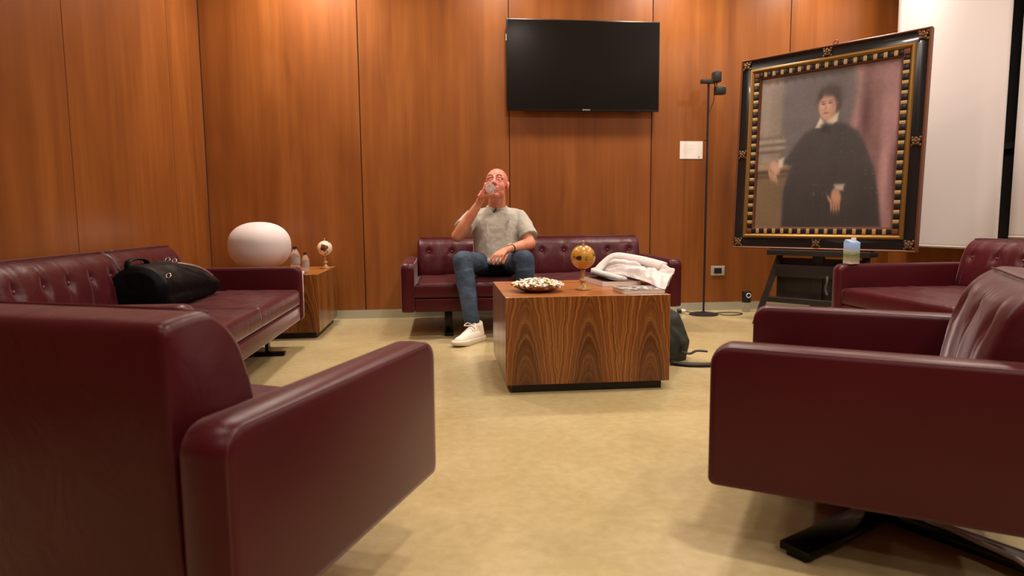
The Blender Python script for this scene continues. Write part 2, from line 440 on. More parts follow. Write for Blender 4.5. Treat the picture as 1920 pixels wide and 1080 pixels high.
def make_seat(name, label, W, D, n_cush, loc, rz, feet, seed, cat, group=None, nbtn=4, wr=1.0, seat_z=.375, star=PI/4, inset=0, side=0):
    t = thing(name, label, cat, loc, rz, group)
    for s in (-1, 1): make_arm(t, s*(W/2-TH/2), D, TH)
    xi = W/2-TH-.001
    cw = 2*xi/n_cush
    for k in range(n_cush):
        a = -xi+k*cw+(.0015 if k else 0); b = -xi+(k+1)*cw-(.0015 if k < n_cush-1 else 0)
        if k == n_cush-1: b -= inset
        a += side; b -= side
        rows = [.555] if n_cush > 1 else [.565]
        btn = []
        for q in range(nbtn):
            for ri, zz in enumerate(rows): btn.append((a+(q+.5)*(b-a)/nbtn, zz))
        V, F = back_mesh(a, b, D, btn, .012, seed+k*3, wr=wr)
        bk = autosharp(mesh('back_cushion', V, F, M_LEAC, t), 60)
        yb = D/2-.012
        for (bx, bz) in btn:
            # depth of the cushion face at that height
            yy = min(v[1] for v in V if abs(v[0]-bx) < .012 and abs(v[2]-bz) < .02)+.004
            bme = bmesh.new(); add_ell(bme, (bx, yy+.002, bz), (.0085, .006, .0085), u=12, v=8)
            from_bm('button', bme, M_BTN, bk)
        bme = bmesh.new()
        pp = [(a+.02, yb-.112, BACK_Z-.004+.003)]+[(a+.02+(b-a-.04)*q/8, yb-.114, BACK_Z+.0015) for q in range(1, 8)]+[(b-.02, yb-.112, BACK_Z-.004+.003)]
        add_tube(bme, pp, .0028, 6); from_bm('piping', bme, M_PIP, bk)
        if k == n_cush-1: b += inset
        a -= side; b += side
        cushion('seat_cushion', a, b, -D/2+.012, D/2-.17, .272, seat_z, M_LEAC, t, seed+k, wr=wr)
    box('seat_rail', (-xi, -D/2+.01, .178), (xi, D/2-.04, .268), M_LEA, t, .008)
    if feet == 'star':
        b_ = thing_part_star(t, star)
    else:
        for s in (-1, 1):
            xc = s*(W/2-.32)
            ft = box('foot', (xc-.03, -D/2+.06, .0), (xc+.03, D/2-.1, .022), M_BLKSTEEL, t, .003)
            box('post', (xc-.025, -D/2+.15, .02), (xc+.025, -D/2+.17, .18), M_BLKSTEEL, ft, .002)
            box('post', (xc-.025, D/2-.2, .02), (xc+.025, D/2-.18, .18), M_BLKSTEEL, ft, .002)
    return t
def thing_part_star(t, star):
    post = lathe('swivel_post', [(0, .03), (.035, .03), (.035, .178), (0, .178)], M_BLKSTEEL, t, 24)
    for k in range(4):
        a = star+k*PI/2
        Mx = Matrix.Rotation(a, 4, 'Z')
        bm = bmesh.new(); add_box(bm, (.0, -.04, .012), (.385, .04, .032), .003, 2, Mx); 
        add_box(bm, (.35, -.025, 0), (.38, .025, .014), .002, 1, Mx)
        autosharp(from_bm('foot', bm, M_BLKSTEEL, t))
    return post
DA, WA = .735, .8277; WS = 1.965
def corner_loc(cx, cy, a, b, D, W): return (cx+a[0]*D/2+b[0]*W/2, cy+a[1]*D/2+b[1]*W/2, 0)
# armchairs in the foreground
aR = (math.cos(.5854), -math.sin(.5854)); bR = (math.sin(.5854), math.cos(.5854))
make_seat('armchair', 'burgundy leather armchair in the right foreground, its black star foot showing below', WA, .755, 1, corner_loc(.618, 1.4485, aR, bR, .755, WA), math.atan2(-aR[0], aR[1]), 'star', 5, 'armchair', nbtn=3, wr=.8, side=.02, star=math.radians(-29))
aL = (-math.sin(.4035), -math.cos(.4035)); bL = (-math.cos(.4035), math.sin(.4035))
make_seat('armchair', 'burgundy leather armchair in the left foreground seen from behind', WA, DA, 1, corner_loc(-.0174, 1.6175, aL, bL, DA, WA), math.atan2(-aL[0], aL[1]), 'star', 9, 'armchair', nbtn=3, wr=.8, side=.02, star=0)
# sofas
make_seat('sofa', 'burgundy leather sofa under the television with the man sitting on it', WS, .90, 2, (-.271+WS/2, 4.486+.45, 0), 0, 'bars', 11, 'sofa', nbtn=5)
make_seat('sofa', 'burgundy leather sofa along the left wall with a black bag on it', WS, .86, 2, (-.884-.43, 4.36-WS/2, 0), PI/2, 'bars', 21, 'sofa', nbtn=5, wr=1.5, inset=.1)
make_seat('sofa', 'burgundy leather sofa by the white blinds with a drink carton on its arm', WS, .98, 2, (2.42+.49, 3.85-WS/2, 0), -PI/2, 'bars', 31, 'sofa', nbtn=5, wr=1.2)

# ------------------------------------------------------------------ veneered box tables
def box_table(label, x, y, rz, W, D, H, cat):
    t = thing('coffee_table' if cat == 'coffee table' else 'side_table', label, cat, (x, y, 0), rz)
    bm = bmesh.new(); add_box(bm, (-W/2, -D/2, .042), (W/2, D/2, H-.0), .002, 2)
    for f in bm.faces:
        nn = f.normal
        f.material_index = 2 if abs(nn.z) > .7 else (0 if abs(nn.y) > .7 else 1)
    bm.normal_update()
    for f in bm.faces: f.material_index = 2 if abs(f.normal.z) > .7 else (0 if abs(f.normal.y) > .7 else 1)
    from_bm('cabinet_box', bm, [M_WALX, M_WALY, M_WALT], t, smooth=False)
    box('plinth', (-W/2+.03, -D/2+.03, 0), (W/2-.03, D/2-.03, .043), M_DARKSH, t)
    return t
CTZ = .4521
box_table('low square walnut veneer coffee table with bold arched grain in the middle of the room', .291+.7765/2, 2.9631+.7753/2, -.006, .7765, .7753, CTZ, 'coffee table')
STZ = .4414
box_table('walnut veneer side table in the back left corner holding a round white lamp', -.834-.39, 4.59+.39, 0, .78, .78, STZ, 'side table')

# ------------------------------------------------------------------ television
tv = thing('television', 'large black flat television hung on the wood wall above the man', 'television', (.5541+.63, DW, 1.6776))
M_TV = mat('tv_black', (.01, .01, .011), .3); M_SCR = mat('tv_screen', (.006, .005, .005), .2, spec=.35)
W2, H2 = 1.2617/2, .7156
box('back_shell', (-W2+.06, -.05, .06), (W2-.06, -.02, H2-.1), M_TV, tv, .01)
box('wall_bracket', (-.2, -.025, .2), (.2, -.001, .5), M_BLACK, tv)
bm = bmesh.new(); add_box(bm, (-W2, -.08, 0), (W2, -.048, H2), .004, 2); fr_ = autosharp(from_bm('bezel', bm, M_TV, tv))
box('screen', (-W2+.008, -.0812, .016), (W2-.008, -.0795, H2-.008), M_SCR, tv)
def text(name, s, size, m, parent, loc, rot, ext=.0004, align='CENTER'):
    cu = bpy.data.curves.new(name, 'FONT'); cu.body = s; cu.size = size; cu.extrude = ext; cu.align_x = align; cu.align_y = 'CENTER'
    tmp = bpy.data.objects.new('tmp_text', cu); COL.objects.link(tmp)
    dg = bpy.context.evaluated_depsgraph_get(); me = bpy.data.meshes.new_from_object(tmp.evaluated_get(dg))
    bpy.data.objects.remove(tmp); me.materials.clear()
    o = link(name, me, m, parent, False); o.location = loc; o.rotation_euler = rot; return o
text('brand_lettering', 'SAMSUNG', .014, mat('silver_print', (.7, .7, .7), .35, .3), tv, (.02, -.0816, .008), (PI/2, 0, 0))
box('side_sticker', (-W2-.0015, -.078, H2-.17), (-W2+.001, -.055, H2-.12), mat('sticker_white', (.7, .7, .68), .6), tv)

# paper notice, socket
M_PAPER = mat('paper_white', sr('#e6dfd8'), .7)
t = thing('paper_notice', 'blank looking white paper notice fixed to the wood wall beside the floor lamp', 'notice', (2.029, DW, 1.301))
bm = bmesh.new(); add_box(bm, (0, -.003, 0), (.2, -.0005, .147)); from_bm('sheet', bm, M_PAPER, t, False)
bm = bmesh.new(); add_box(bm, (.162, -.0038, .012), (.172, -.003, .019)); from_bm('printed_mark', bm, M_BLACK, t, False)
bm = bmesh.new()
for k in range(5): add_box(bm, (.03, -.0034, .055+k*.014), (.1+.05*R.random(), -.003, .0565+k*.014))
from_bm('faint_text_lines', bm, mat('faint_grey_ink', sr('#cfc7c0'), .8), t, False)
t = thing('wall_socket', 'silver wall socket with a black centre low on the wood wall', 'socket', (2.388, DW, .345))
box('cover_plate', (-.062, -.008, -.042), (.062, 0, .042), mat('socket_silver', sr('#b9b6ae'), .35, .3), t, .003)
box('socket_insert', (-.034, -.0105, -.024), (.034, -.006, .024), M_BLACK, t, .002)

# ------------------------------------------------------------------ floor lamp
t = thing('floor_lamp', 'tall thin black floor lamp with two small box spotlights', 'floor lamp', (2.168, 5.236, 0))
lathe('base', [(0, 0), (.118, 0), (.118, .006), (.10, .014), (.03, .02), (.012, .03), (0, .03)], M_BLACK, t, 40)
pole = tube('pole', [(0, 0, .02), (0, 0, 1.0), (0, 0, 1.9)], .0085, M_BLACK, t)
tube('switch_knob', [(-.008, 0, 1.43), (-.022, 0, 1.43)], .006, M_BLACK, pole)
M_LH = mat('lamp_head_black', (.02, .022, .02), .35)
box('cross_bracket', (-.065, -.016, 1.875), (.045, .016, 1.908), M_LH, t, .004)
h1 = box('spotlight_head', (.035, -.035, 1.885), (.095, .035, 1.97), M_LH, t, .008)
h2 = box('spotlight_head', (.055, -.035, 1.79), (.135, .035, 1.85), M_LH, t, .006)
tube('hinge', [(.052, 0, 1.82), (.052, 0, 1.885)], .005, M_LH, h2)
tube('hinge', [(.068, 0, 1.84), (.068, 0, 1.9)], .004, M_LH, h2)
tube('cable', spline([(.05, 0, 1.80), (.048, .01, 1.74), (.03, .01, 1.69), (.009, .008, 1.64), (.0095, .006, 1.60)], 6), .003, M_BLACK, t)
tag(tube('power_cable', spline([(2.27, 5.27, .005), (2.36, 5.31, .004), (2.46, 5.30, .004), (2.50, 5.22, .004), (2.42, 5.16, .004), (2.32, 5.17, .004), (2.26, 5.23, .012)], 8), .0035, M_BLACK), 'black power cable looped on the floor right of the floor lamp base', 'cable')
t = thing('power_plug', 'small black and white plug lying on the floor left of the floor lamp base', 'plug', (2.02, 5.33, 0))
tube('plug_body', [(-.04, 0, .022), (-.012, 0, .022)], .02, M_BLACK, t, 14)
tube('white_collar', [(-.012, 0, .022), (.025, -.005, .02)], [.019, .014], mat('plug_white', sr('#d8d2c8'), .5), t, 14)
tube('lead', spline([(.02, -.005, .02), (.06, 0, .012), (.10, -.03, .006), (.13, -.06, .016)], 6), .0035, M_BLACK, t)
# small clear flask with black ringed top
t = thing('small_gadget', 'small black gadget with a white ring on a clear stand by the baseboard', 'gadget', (2.60, 5.36, 0))
M_CLR = mat('clear_plastic', (.9, .88, .8), .08, trans=.9, ior=1.3)
lathe('clear_stand', [(0, 0), (.032, 0), (.034, .01), (.034, .06), (.028, .082), (0, .082)], M_CLR, t, 24)
lathe('body', [(0, .08), (.036, .08), (.038, .09), (.038, .165), (.034, .175), (0, .177)], M_BLACK, t, 28)
bm = bmesh.new(); add_tube(bm, [(.018*math.cos(k*PI/12), -.039, .142+.018*math.sin(k*PI/12)) for k in range(24)], .0042, 8, closed=True)
from_bm('ring', bm, mat('ring_white', (.75, .75, .75), .4), t)

# ------------------------------------------------------------------ framed painting
PX, PY, PZ, PW, PH = 2.301, 5.005, .567, 1.283, 1.443
t = thing('framed_painting', 'large old portrait painting of a man in black in a black and gold frame', 'painting', (PX, PY, PZ), -.9058)
tilt = Matrix.Rotation(-.0516, 4, 'X')     # local: x along width, z up, -y towards the viewer
M_FBLK = mat('frame_ebonised', sr('#15171a'), .22, coat=.4); M_GOLD = mat('frame_gold', sr('#8a6531'), .42, .65); M_GOLDD = mat('frame_gold_worn', sr('#6b3c24'), .45, .35)
def frame_ring(name, o1, o2, y1, y2, m, nback=.03, prof=None):
    """mitred moulding between insets o1 (outer) and o2 (inner); prof = [(inset, y)]"""
    prof = prof or [(o1, nback), (o1, y1), (o2, y2), (o2, nback)]
    bm = bmesh.new(); rings = []
    for (i_, y) in prof: rings.append([bm.verts.new(tilt @ Vector(c)) for c in ((i_, y, i_), (PW-i_, y, i_), (PW-i_, y, PH-i_), (i_, y, PH-i_))])
    for A, B in zip(rings, rings[1:]+rings[:1]):
        for k in range(4): bm.faces.new((A[k], A[(k+1) % 4], B[(k+1) % 4], B[k]))
    return autosharp(from_bm(name, bm, m, t), 25)
frame_ring('outer_edge', 0, 0, 0, 0, M_GOLDD, prof=[(0, .04), (0, -.012), (.006, -.018), (.014, -.012), (.014, .04)])
fb = frame_ring('frame', 0, 0, 0, 0, M_FBLK, prof=[(.013, .04), (.013, -.005), (.03, -.002), (.06, -.004), (.082, -.008), (.082, .04)])
frame_ring('gold_moulding', 0, 0, 0, 0, M_GOLD, prof=[(.081, .04), (.081, -.014), (.088, -.024), (.098, -.026), (.108, -.018), (.114, -.006), (.114, .04)])
# chequered block border
bm = bmesh.new()
i1, i2 = .114, .152; nH, nV = 15, 17
def blk(lo, hi, mi):
    n0 = len(bm.faces)
    vs = add_box(bm, lo, hi, .003, 2, tilt)
    bm.faces.ensure_lookup_table()
    for f in bm.faces[n0:]: f.material_index = mi
for k in range(2*nH+1):
    L_ = PW-2*i2; e_ = .12*L_/(2*nH+1)*(1 if k % 2 == 0 else -1); a = i2+L_*k/(2*nH+1)-(e_ if k else 0); b = i2+L_*(k+1)/(2*nH+1)+(e_ if k < 2*nH else 0)
    for z0_, z1_ in ((i1, i2), (PH-i2, PH-i1)): blk((a, -.014 if k % 2 else -.010, z0_), (b, .03, z1_), 0 if k % 2 == 0 else 1)
for k in range(2*nV+1):
    L_ = PH-2*i2; e_ = .12*L_/(2*nV+1)*(1 if k % 2 == 0 else -1); a = i2+L_*k/(2*nV+1)-(e_ if k else 0); b = i2+L_*(k+1)/(2*nV+1)+(e_ if k < 2*nV else 0)
    for x0_, x1_ in ((i1, i2), (PW-i2, PW-i1)): blk((x0_, -.014 if k % 2 else -.010, a), (x1_, .03, b), 0 if k % 2 == 0 else 1)
for cx in (i1, PW-i2):
    for cz in (i1, PH-i2): blk((cx, -.016, cz), (cx+i2-i1, .03, cz+i2-i1), 2)
autosharp(from_bm('block_border', bm, [mat('border_black', sr('#120d0b'), .35), mat('border_gold', sr('#a88c60'), .45, .35), M_GOLDD], t))
frame_ring('inner_slip', 0, 0, 0, 0, M_GOLDD, prof=[(.151, .03), (.151, -.006), (.158, -.004), (.164, .008), (.164, .03)])
def rosette(u, v):
    bm = bmesh.new()
    for k in range(5):
        a = k*2*PI/5+.3; add_ell(bm, (u+.017*math.cos(a), -.012, v+.017*math.sin(a)), (.013, .008, .013), u=10, v=6)
    add_ell(bm, (u, -.016, v), (.009, .009, .009), u=10, v=6)
    for s in (-1, 1): add_ell(bm, (u+s*.024, -.008, v+s*.024), (.01, .006, .01), u=8, v=6); add_ell(bm, (u+s*.024, -.008, v-s*.024), (.01, .006, .01), u=8, v=6)
    for q in bm.verts: q.co = tilt @ q.co
    from_bm('rosette', bm, mat('rosette_gold', sr('#644a30'), .45, .5) if not bpy.data.materials.get('rosette_gold') else bpy.data.materials['rosette_gold'], t)
for u in (.047, PW/2, PW-.047):
    for v in (.047, PH/2, PH-.047):
        if not (u == PW/2 and v == PH/2): rosette(u, v)
bm = bmesh.new(); add_tube(bm, [tilt @ Vector((PW/2+.05+.016*math.cos(a*PI/8), 0, PH+.012+.014*math.sin(a*PI/8))) for a in range(16)], .004, 6, closed=True)
from_bm('hanging_ring', bm, M_GOLDD, t)
# the painted canvas: colours computed per vertex
cw, ch = PW-.324, PH-.324; NX, NY = 300, 350
gx, gz = np.meshgrid(np.linspace(0, 1, NX), np.linspace(0, 1, NY))   # u right, v up
rng = np.random.RandomState(4)
def vnoise(sx, sy, seed):
    r_ = np.random.RandomState(seed).rand(int(sy)+2, int(sx)+2)
    X = gx*sx; Y = gz*sy; xi = X.astype(int); yi = Y.astype(int); fx = X-xi; fy = Y-yi; fx = fx*fx*(3-2*fx); fy = fy*fy*(3-2*fy)
    return (r_[yi, xi]*(1-fx)+r_[yi, xi+1]*fx)*(1-fy)+(r_[yi+1, xi]*(1-fx)+r_[yi+1, xi+1]*fx)*fy
def C3(h): return np.array(sr(h)[:3])
img = np.zeros((NY, NX, 3)); img[:] = C3('#6b625e')
def put(mask, col, a=1.0):
    global img
    mk = np.clip(mask, 0, 1)[..., None]*a; img = img*(1-mk)+C3(col)*mk
def sm(d, s=.006): return 1/(1+np.exp(np.clip(d/s, -50, 50)))
def ell(cx, cy, rx, ry, s=.03, rot=0):
    c, s_ = math.cos(rot), math.sin(rot); X = (gx-cx)*c+(gz-cy)*s_*1.167; Y = -(gx-cx)*s_+(gz-cy)*c*1.0
    return sm(np.sqrt((X/rx)**2+(Y/ry)**2)-1, s)
def poly(P, s=.004):
    P = np.array(P); d = np.full(gx.shape, 1e9); sg = np.ones(gx.shape)
    n = len(P)
    for i in range(n):
        a = P[i]; b = P[(i+1) % n]; e = b-a; wx = gx-a[0]; wy = gz-a[1]
        tt = np.clip((wx*e[0]+wy*e[1])/(e@e), 0, 1); dx = wx-e[0]*tt; dy = wy-e[1]*tt; d = np.minimum(d, dx*dx+dy*dy)
        c1 = gz >= a[1]; c2 = gz < b[1]; c3 = e[0]*wy > e[1]*wx
        fl = (c1 & c2 & c3) | (~c1 & ~c2 & ~c3); sg = np.where(fl, -sg, sg)
    return sm(sg*np.sqrt(d), s)
put(sm(.17-gx, .02)*sm(gx-.72, .03), '#5d5659', .8)
put(sm(gx-.175, .008), '#7d6f66')                     # column
put(sm(np.abs(gx-.06)-.04, .02), '#95877a', .6)
for zc, c in ((.60, '#6f6157'), (.575, '#93857a'), (.55, '#675a50'), (.53, '#8e8175'), (.505, '#63564c')):
    put(sm(np.abs(gz-zc)-.009, .003)*sm(gx-.215, .006), c)
put(poly([(0, 0), (.215, 0), (.215, .30), (.25, .33), (.25, .43), (0, .43)]), '#6d5a44')
put(poly([(0, .43), (.29, .43), (.30, .40), (0, .385)]), '#8c7a62'); put(sm(np.abs(gz-.34)-.012, .003)*sm(gx-.25, .006), '#57473a'); put(sm(np.abs(gz-.37)-.01, .003)*sm(gx-.27, .006), '#4b3a34')
curt = sm(.70+.03*np.sin(gz*9)-gx, .012); put(curt, '#7b5a5a')
fold = vnoise(14, 3, 8); put(curt*np.clip(fold*2-1, 0, 1), '#a98282', .9); put(curt*np.clip(1-fold*2.2, 0, 1), '#523639', .9)
robe = np.maximum(poly([(.22, 0), (.93, 0), (.90, .20), (.86, .36), (.80, .50), (.74, .60), (.66, .645), (.58, .665), (.46, .655), (.36, .61), (.30, .55), (.24, .47), (.20, .42), (.27, .40), (.22, .25)], .006), 0)
put(robe, '#403c3e'); put(robe*poly([(.62, .64), (.78, .5), (.80, .3), (.70, .25), (.64, .45)], .02), '#3d3a3a', .7)
put(robe*np.clip(vnoise(9, 5, 3)*2-1, 0, 1), '#443f3e', .5); put(robe*sm(gz-.25, .1), '#262322', .7)
put(poly([(.44, .64), (.47, .70), (.50, .665), (.55, .70), (.60, .73), (.59, .67), (.52, .635)], .003), '#c9bcae')
put(poly([(.47, .65), (.51, .675), (.555, .655), (.54, .61), (.48, .61)], .006), '#322d2c')
put(ell(.525, .815, .082, .085, .12), '#473b37'); put(ell(.585, .775, .032, .055, .2), '#473b37')
put(ell(.515, .765, .060, .088, .06, .1), '#b08a78'); put(ell(.505, .80, .045, .04, .1), '#bd9886', .7)
put(ell(.487, .785, .014, .006, .3), '#55403a'); put(ell(.535, .788, .015, .006, .3), '#55403a'); put(ell(.487, .80, .02, .005, .3), '#6b5048', .8); put(ell(.538, .803, .02, .005, .3), '#6b5048', .8)
put(ell(.505, .757, .009, .022, .3), '#9a7262', .7); put(ell(.505, .727, .02, .005, .3), '#8a4f48'); put(ell(.56, .76, .016, .05, .3), '#8a6a5c', .5)
put(ell(.53, .858, .066, .032, .25, .1), '#453936'); put(ell(.465, .835, .016, .03, .3, -.3), '#453936')
put(ell(.145, .40, .035, .05, .1, .5), '#b08a76'); put(poly([(.17, .45), (.21, .46), (.2, .40), (.17, .40)]), '#b8ab9e')
for k in range(4): put(ell(.105+k*.017, .355-.008*k, .007, .035, .2, .25), '#a98470')
put(poly([(.60, .27), (.665, .27), (.66, .235), (.61, .235)]), '#a89c8e'); put(ell(.615, .195, .032, .05, .1, .2), '#aa8068')
for k in range(4): put(ell(.585+k*.018, .135+.006*abs(k-1.5), .0065, .038, .2, .05), '#a07660')
put(ell(.572, .175, .008, .03, .2, .5), '#a07660')
img *= (0.93+.14*vnoise(60, 70, 5))[..., None]; img *= (0.9+.2*vnoise(10, 12, 6))[..., None]
put(np.clip(vnoise(120, 8, 9)*vnoise(6, 160, 2)*3-1.9, 0, 1)*.5, '#8c8480')
V = [tilt @ Vector((.162+a*cw, .012, .162+b*ch)) for a, b in zip(gx.ravel(), gz.ravel())]
F = [(j*NX+i, j*NX+i+1, (j+1)*NX+i+1, (j+1)*NX+i) for j in range(NY-1) for i in range(NX-1)]
M_CAN = mat('oil_paint', rough=.42, coat=.15); q = NT(M_CAN); at = q.n('ShaderNodeAttribute', attribute_name='paint'); q.l(at.outputs['Color'], q.b.inputs['Base Color'])
q.b.inputs['Coat Roughness'].default_value = .35
cv = mesh('canvas', V, F, M_CAN, t)
ca = cv.data.color_attributes.new('paint', 'FLOAT_COLOR', 'POINT')
ca.data.foreach_set('color', np.concatenate([img.reshape(-1, 3), np.ones((NX*NY, 1))], 1).astype(np.float32).ravel())
box('back_board', (.02, .03, .02), (PW-.02, .038, PH-.02), mat('backing_board', sr('#3b2a1c'), .8), t, M=tilt)

# ------------------------------------------------------------------ easel under the painting
M_EAS = mat('easel_dark_wood', sr('#1e1715'), .45); M_EASL = mat('easel_edge_grey', sr('#4a4340'), .5)
t = thing('easel', 'dark wooden display easel carrying the big framed painting', 'easel', (PX, PY, 0), -.9058)
box('tray', (.30, -.05, PZ-.045), (1.02, .12, PZ-.003), M_EAS, t, .004)
for s, (xt, xb) in enumerate(((.36, .27), (.96, 1.05))):
    bm = bmesh.new(); add_tube(bm, [(xt, .06, PZ-.03), (xb, -.14, 0)], .026, 4); from_bm('leg', bm, M_EAS, t, False)
bm = bmesh.new(); add_tube(bm, [(PW/2, .09, PZ-.03), (PW/2, .26, 0)], .026, 4); from_bm('leg', bm, M_EAS, t, False)
box('crossbar', (.28, -.07, .17), (1.06, -.02, .21), M_EAS, t, .003)
box('crossbar', (.33, .0, .36), (1.0, .04, .45), M_EAS, t, .003)
box('lower_panel', (.34, .05, .20), (.98, .065, .50), M_EAS, t, .002)
box('mast', (PW/2-.04, .05, -.5), (PW/2+.04, .08, .75), M_EAS, t, .003, M=Matrix.Translation((0, 0, PZ)) @ tilt)
tube('cord', spline([(.74, -.03, .38), (.745, -.045, .34), (.735, -.04, .29), (.75, -.045, .25)], 6), .008, M_EASL, t)

# ------------------------------------------------------------------ roller blinds
M_BL = mat('blind_white', sr('#d6cecd'), .85, trans=0)
def blind(label, y0_, y1_, x, zb, group, bow):
    t = thing('window_blind', label, 'blind', (x, (y0_+y1_)/2, zb))
    n = 24; V = []; L_ = y1_-y0_
    for i in range(n+1):
        u = i/n
        xx = bow*math.sin(u*PI*2.2)*.5+bow*.3*math.sin(u*9)
        for z in (0, .03, .5, 1.2, 2.0, 2.83-zb+.15): V.append((xx*(1 if z < 2 else .6), -L_/2+L_*u, z))
    F = [(i*6+j, (i+1)*6+j, (i+1)*6+j+1, i*6+j+1) for i in range(n) for j in range(5)]
    o = mesh('fabric', V, F, M_BL, t); s = o.modifiers.new('th', 'SOLIDIFY'); s.thickness = .004
    bm = bmesh.new()
    add_tube(bm, [(V[i*6][0], V[i*6][1], .012) for i in range(n+1)], .008, 8); from_bm('hem_bar', bm, M_BL, t)
    return t
blind('wide white fabric blind just right of the painting', 4.09, 5.22, 3.75, .565, None, .05)
blind('white fabric blind at the right edge beyond the dark window gap', 2.4, 4.01, 3.75, .652, None, .02)
blind('white fabric blind outside the frame nearer the front of the room', .7, 2.36, 3.75, .652, None, .02)

# ------------------------------------------------------------------ side table things
M_OPAL = mat('opal_glass', sr('#d6cbca'), .6, spec=.3)
t = thing('table_lamp', 'large unlit round white glass table lamp on the side table', 'table lamp', (-1.28, 4.87, STZ))
lathe('base', [(0, 0), (.07, 0), (.07, .02), (.06, .03), (0, .03)], mat('lamp_base_grey', (.3, .3, .3), .4), t)
pr = []
for k in range(33):
    a = -PI/2+PI*k/32; n_ = 2.28
    cx = abs(math.cos(a))**(2/n_); cz = math.copysign(abs(math.sin(a))**(2/n_), math.sin(a)); pr.append((.2135*cx if 0 < k < 32 else 0, .022+.168+.168*cz))
lathe('glass_shade', pr, M_OPAL, t, 56, sharp=80)
M_PET = mat('clear_bottle', (.93, .95, .97), .05, trans=.85, ior=1.25, spec=.6); M_WATER = mat('water', (.95, .97, 1), .0, trans=1, ior=1.33)
M_LBL = mat('bottle_label', sr('#a99c9a'), .5); M_CAPD = mat('cap_dark', sr('#231512'), .5)
def bottle(label, loc, h, r_, cap_m, lab=True):
    t = thing('water_bottle', label, 'bottle', loc)
    lathe('bottle_body', [(0, .002), (r_*.6, 0), (r_*.92, .004), (r_, .014), (r_, h*.25), (r_*.93, h*.3), (r_, h*.35), (r_, h*.58), (r_*.95, h*.66), (r_*.7, h*.8), (r_*.38, h*.88), (r_*.38, h*.93)], M_PET, t, 28)
    lathe('cap', [(0, h*.91), (r_*.46, h*.91), (r_*.46, h*.995), (r_*.4, h), (0, h)], cap_m, t, 20)
    if lab: lathe('paper_label', [(r_*1.012, h*.34), (r_*1.012, h*.58)], M_LBL, t, 28)
    return t
bottle('taller clear water bottle with a dark cap next to the round lamp', (-1.02, 4.78, STZ), .185, .034, M_CAPD)
bottle('shorter clear bottle with a dark cap in front of the small white globe', (-.935, 4.70, STZ), .145, .026, M_CAPD)
t = thing('paper_napkin', 'tiny white crumpled napkin on the side table between bottles and sofa', 'napkin', (-.965, 4.64, STZ))  # crumpled paper napkin, a few flattened lumps
bm = bmesh.new()
for k in range(6): add_ell(bm, (R.uniform(-.02, .02), R.uniform(-.01, .01), .008), (.018, .014, .009), Matrix.Rotation(R.random()*3, 3, 'Y'), 8, 6)
from_bm('napkin_fold', bm, M_PAPER, t)
def globe(label, loc, r_, m, cz, base_m, extra):
    t = thing('desk_globe', label, 'globe', loc)
    h = cz
    lathe('foot', [(0, 0), (.037, 0), (.039, .006), (.036, .012), (.022, .016), (.018, .022), (.011, .030), (.010, .038), (.018, .046), (.016, .054), (.008, .060), (.007, h-r_-.018), (.013, h-r_-.010), (.010, h-r_-.004), (0, h-r_+.002)], base_m, t, 28)
    s = lathe('sphere', [(r_*math.cos(-PI/2+PI*k/24) if 0 < k < 24 else 0, h+r_*math.sin(-PI/2+PI*k/24)) for k in range(25)], m, t, 40, sharp=180)
    lathe('finial', [(0, h+r_-.002), (.006, h+r_), (.004, h+r_+.01), (.005, h+r_+.016), (0, h+r_+.022)], base_m, t, 14)
    for k in range(extra):
        pass
    return t
def globe_mat(name, sea, land, land2, sc, th, seed):
    m = mat(name, rough=.3, coat=.3); t = NT(m); vec, _ = t.xyz()
    mp = t.n('ShaderNodeMapping'); t.l(vec, mp.inputs[0]); mp.inputs['Location'].default_value = (seed, seed*.7, 0)
    f = t.noise(mp.outputs[0], sc, 4, .55)
    c2 = t.ramp(t.noise(mp.outputs[0], sc*2.5, 2), [(.42, land), (.56, land2)])
    st = t.ramp(f, [(th, (0, 0, 0, 1)), (th+.012, (1, 1, 1, 1))])
    t.l(t.mix(st, sea, c2), t.b.inputs['Base Color']); return m
M_BRASS = mat('globe_base_stone', sr('#b98f5c'), .3, .1)
globe('small white desk globe with dark continents on the side table', (-.875, 5.14, STZ), .057, globe_mat('globe_white', sr('#e8cdb0'), sr('#4a2213'), sr('#7c3a1a'), 24, .55, 1.3), .155, M_BRASS, 0)
globe('small amber yellow desk globe on the coffee table', (.704, 3.22, CTZ), .061, globe_mat('globe_amber', sr('#c08a2c'), sr('#8f7a58'), sr('#3e2212'), 20, .56, 1.2), .165, M_BRASS, 0)

# ------------------------------------------------------------------ dish with white petals
t = thing('dish', 'round shallow dish on the coffee table filled with white petals', 'dish', (.472, 3.2, CTZ))
M_DISH = mat('dish_brown', sr('#8a5a3a'), .3, coat=.3)
bm = bmesh.new(); n = 48; rg = []
for (r_, z, sc_) in ((0, .002, 0), (.05, .0, 0), (.085, .008, .0), (.112, .022, .02), (.124, .033, .05), (.120, .035, .05), (.105, .024, .02), (.06, .008, 0), (0, .006, 0)):
    ring = [bm.verts.new((r_*(1+sc_*math.cos(k*12*2*PI/n))*math.cos(k*2*PI/n), r_*(1+sc_*math.cos(k*12*2*PI/n))*math.sin(k*2*PI/n), z)) for k in range(n)] if r_ > 0 else [bm.verts.new((0, 0, z))]
    rg.append(ring)
for A, B in zip(rg, rg[1:]):
    for k in range(n):
        k2 = (k+1) % n
        if len(A) == 1: bm.faces.new((A[0], B[k], B[k2]))
        elif len(B) == 1: bm.faces.new((A[k], A[k2], B[0]))
        else: bm.faces.new((A[k], A[k2], B[k2], B[k]))
from_bm('bowl_body', bm, M_DISH, t)
bm = bmesh.new()
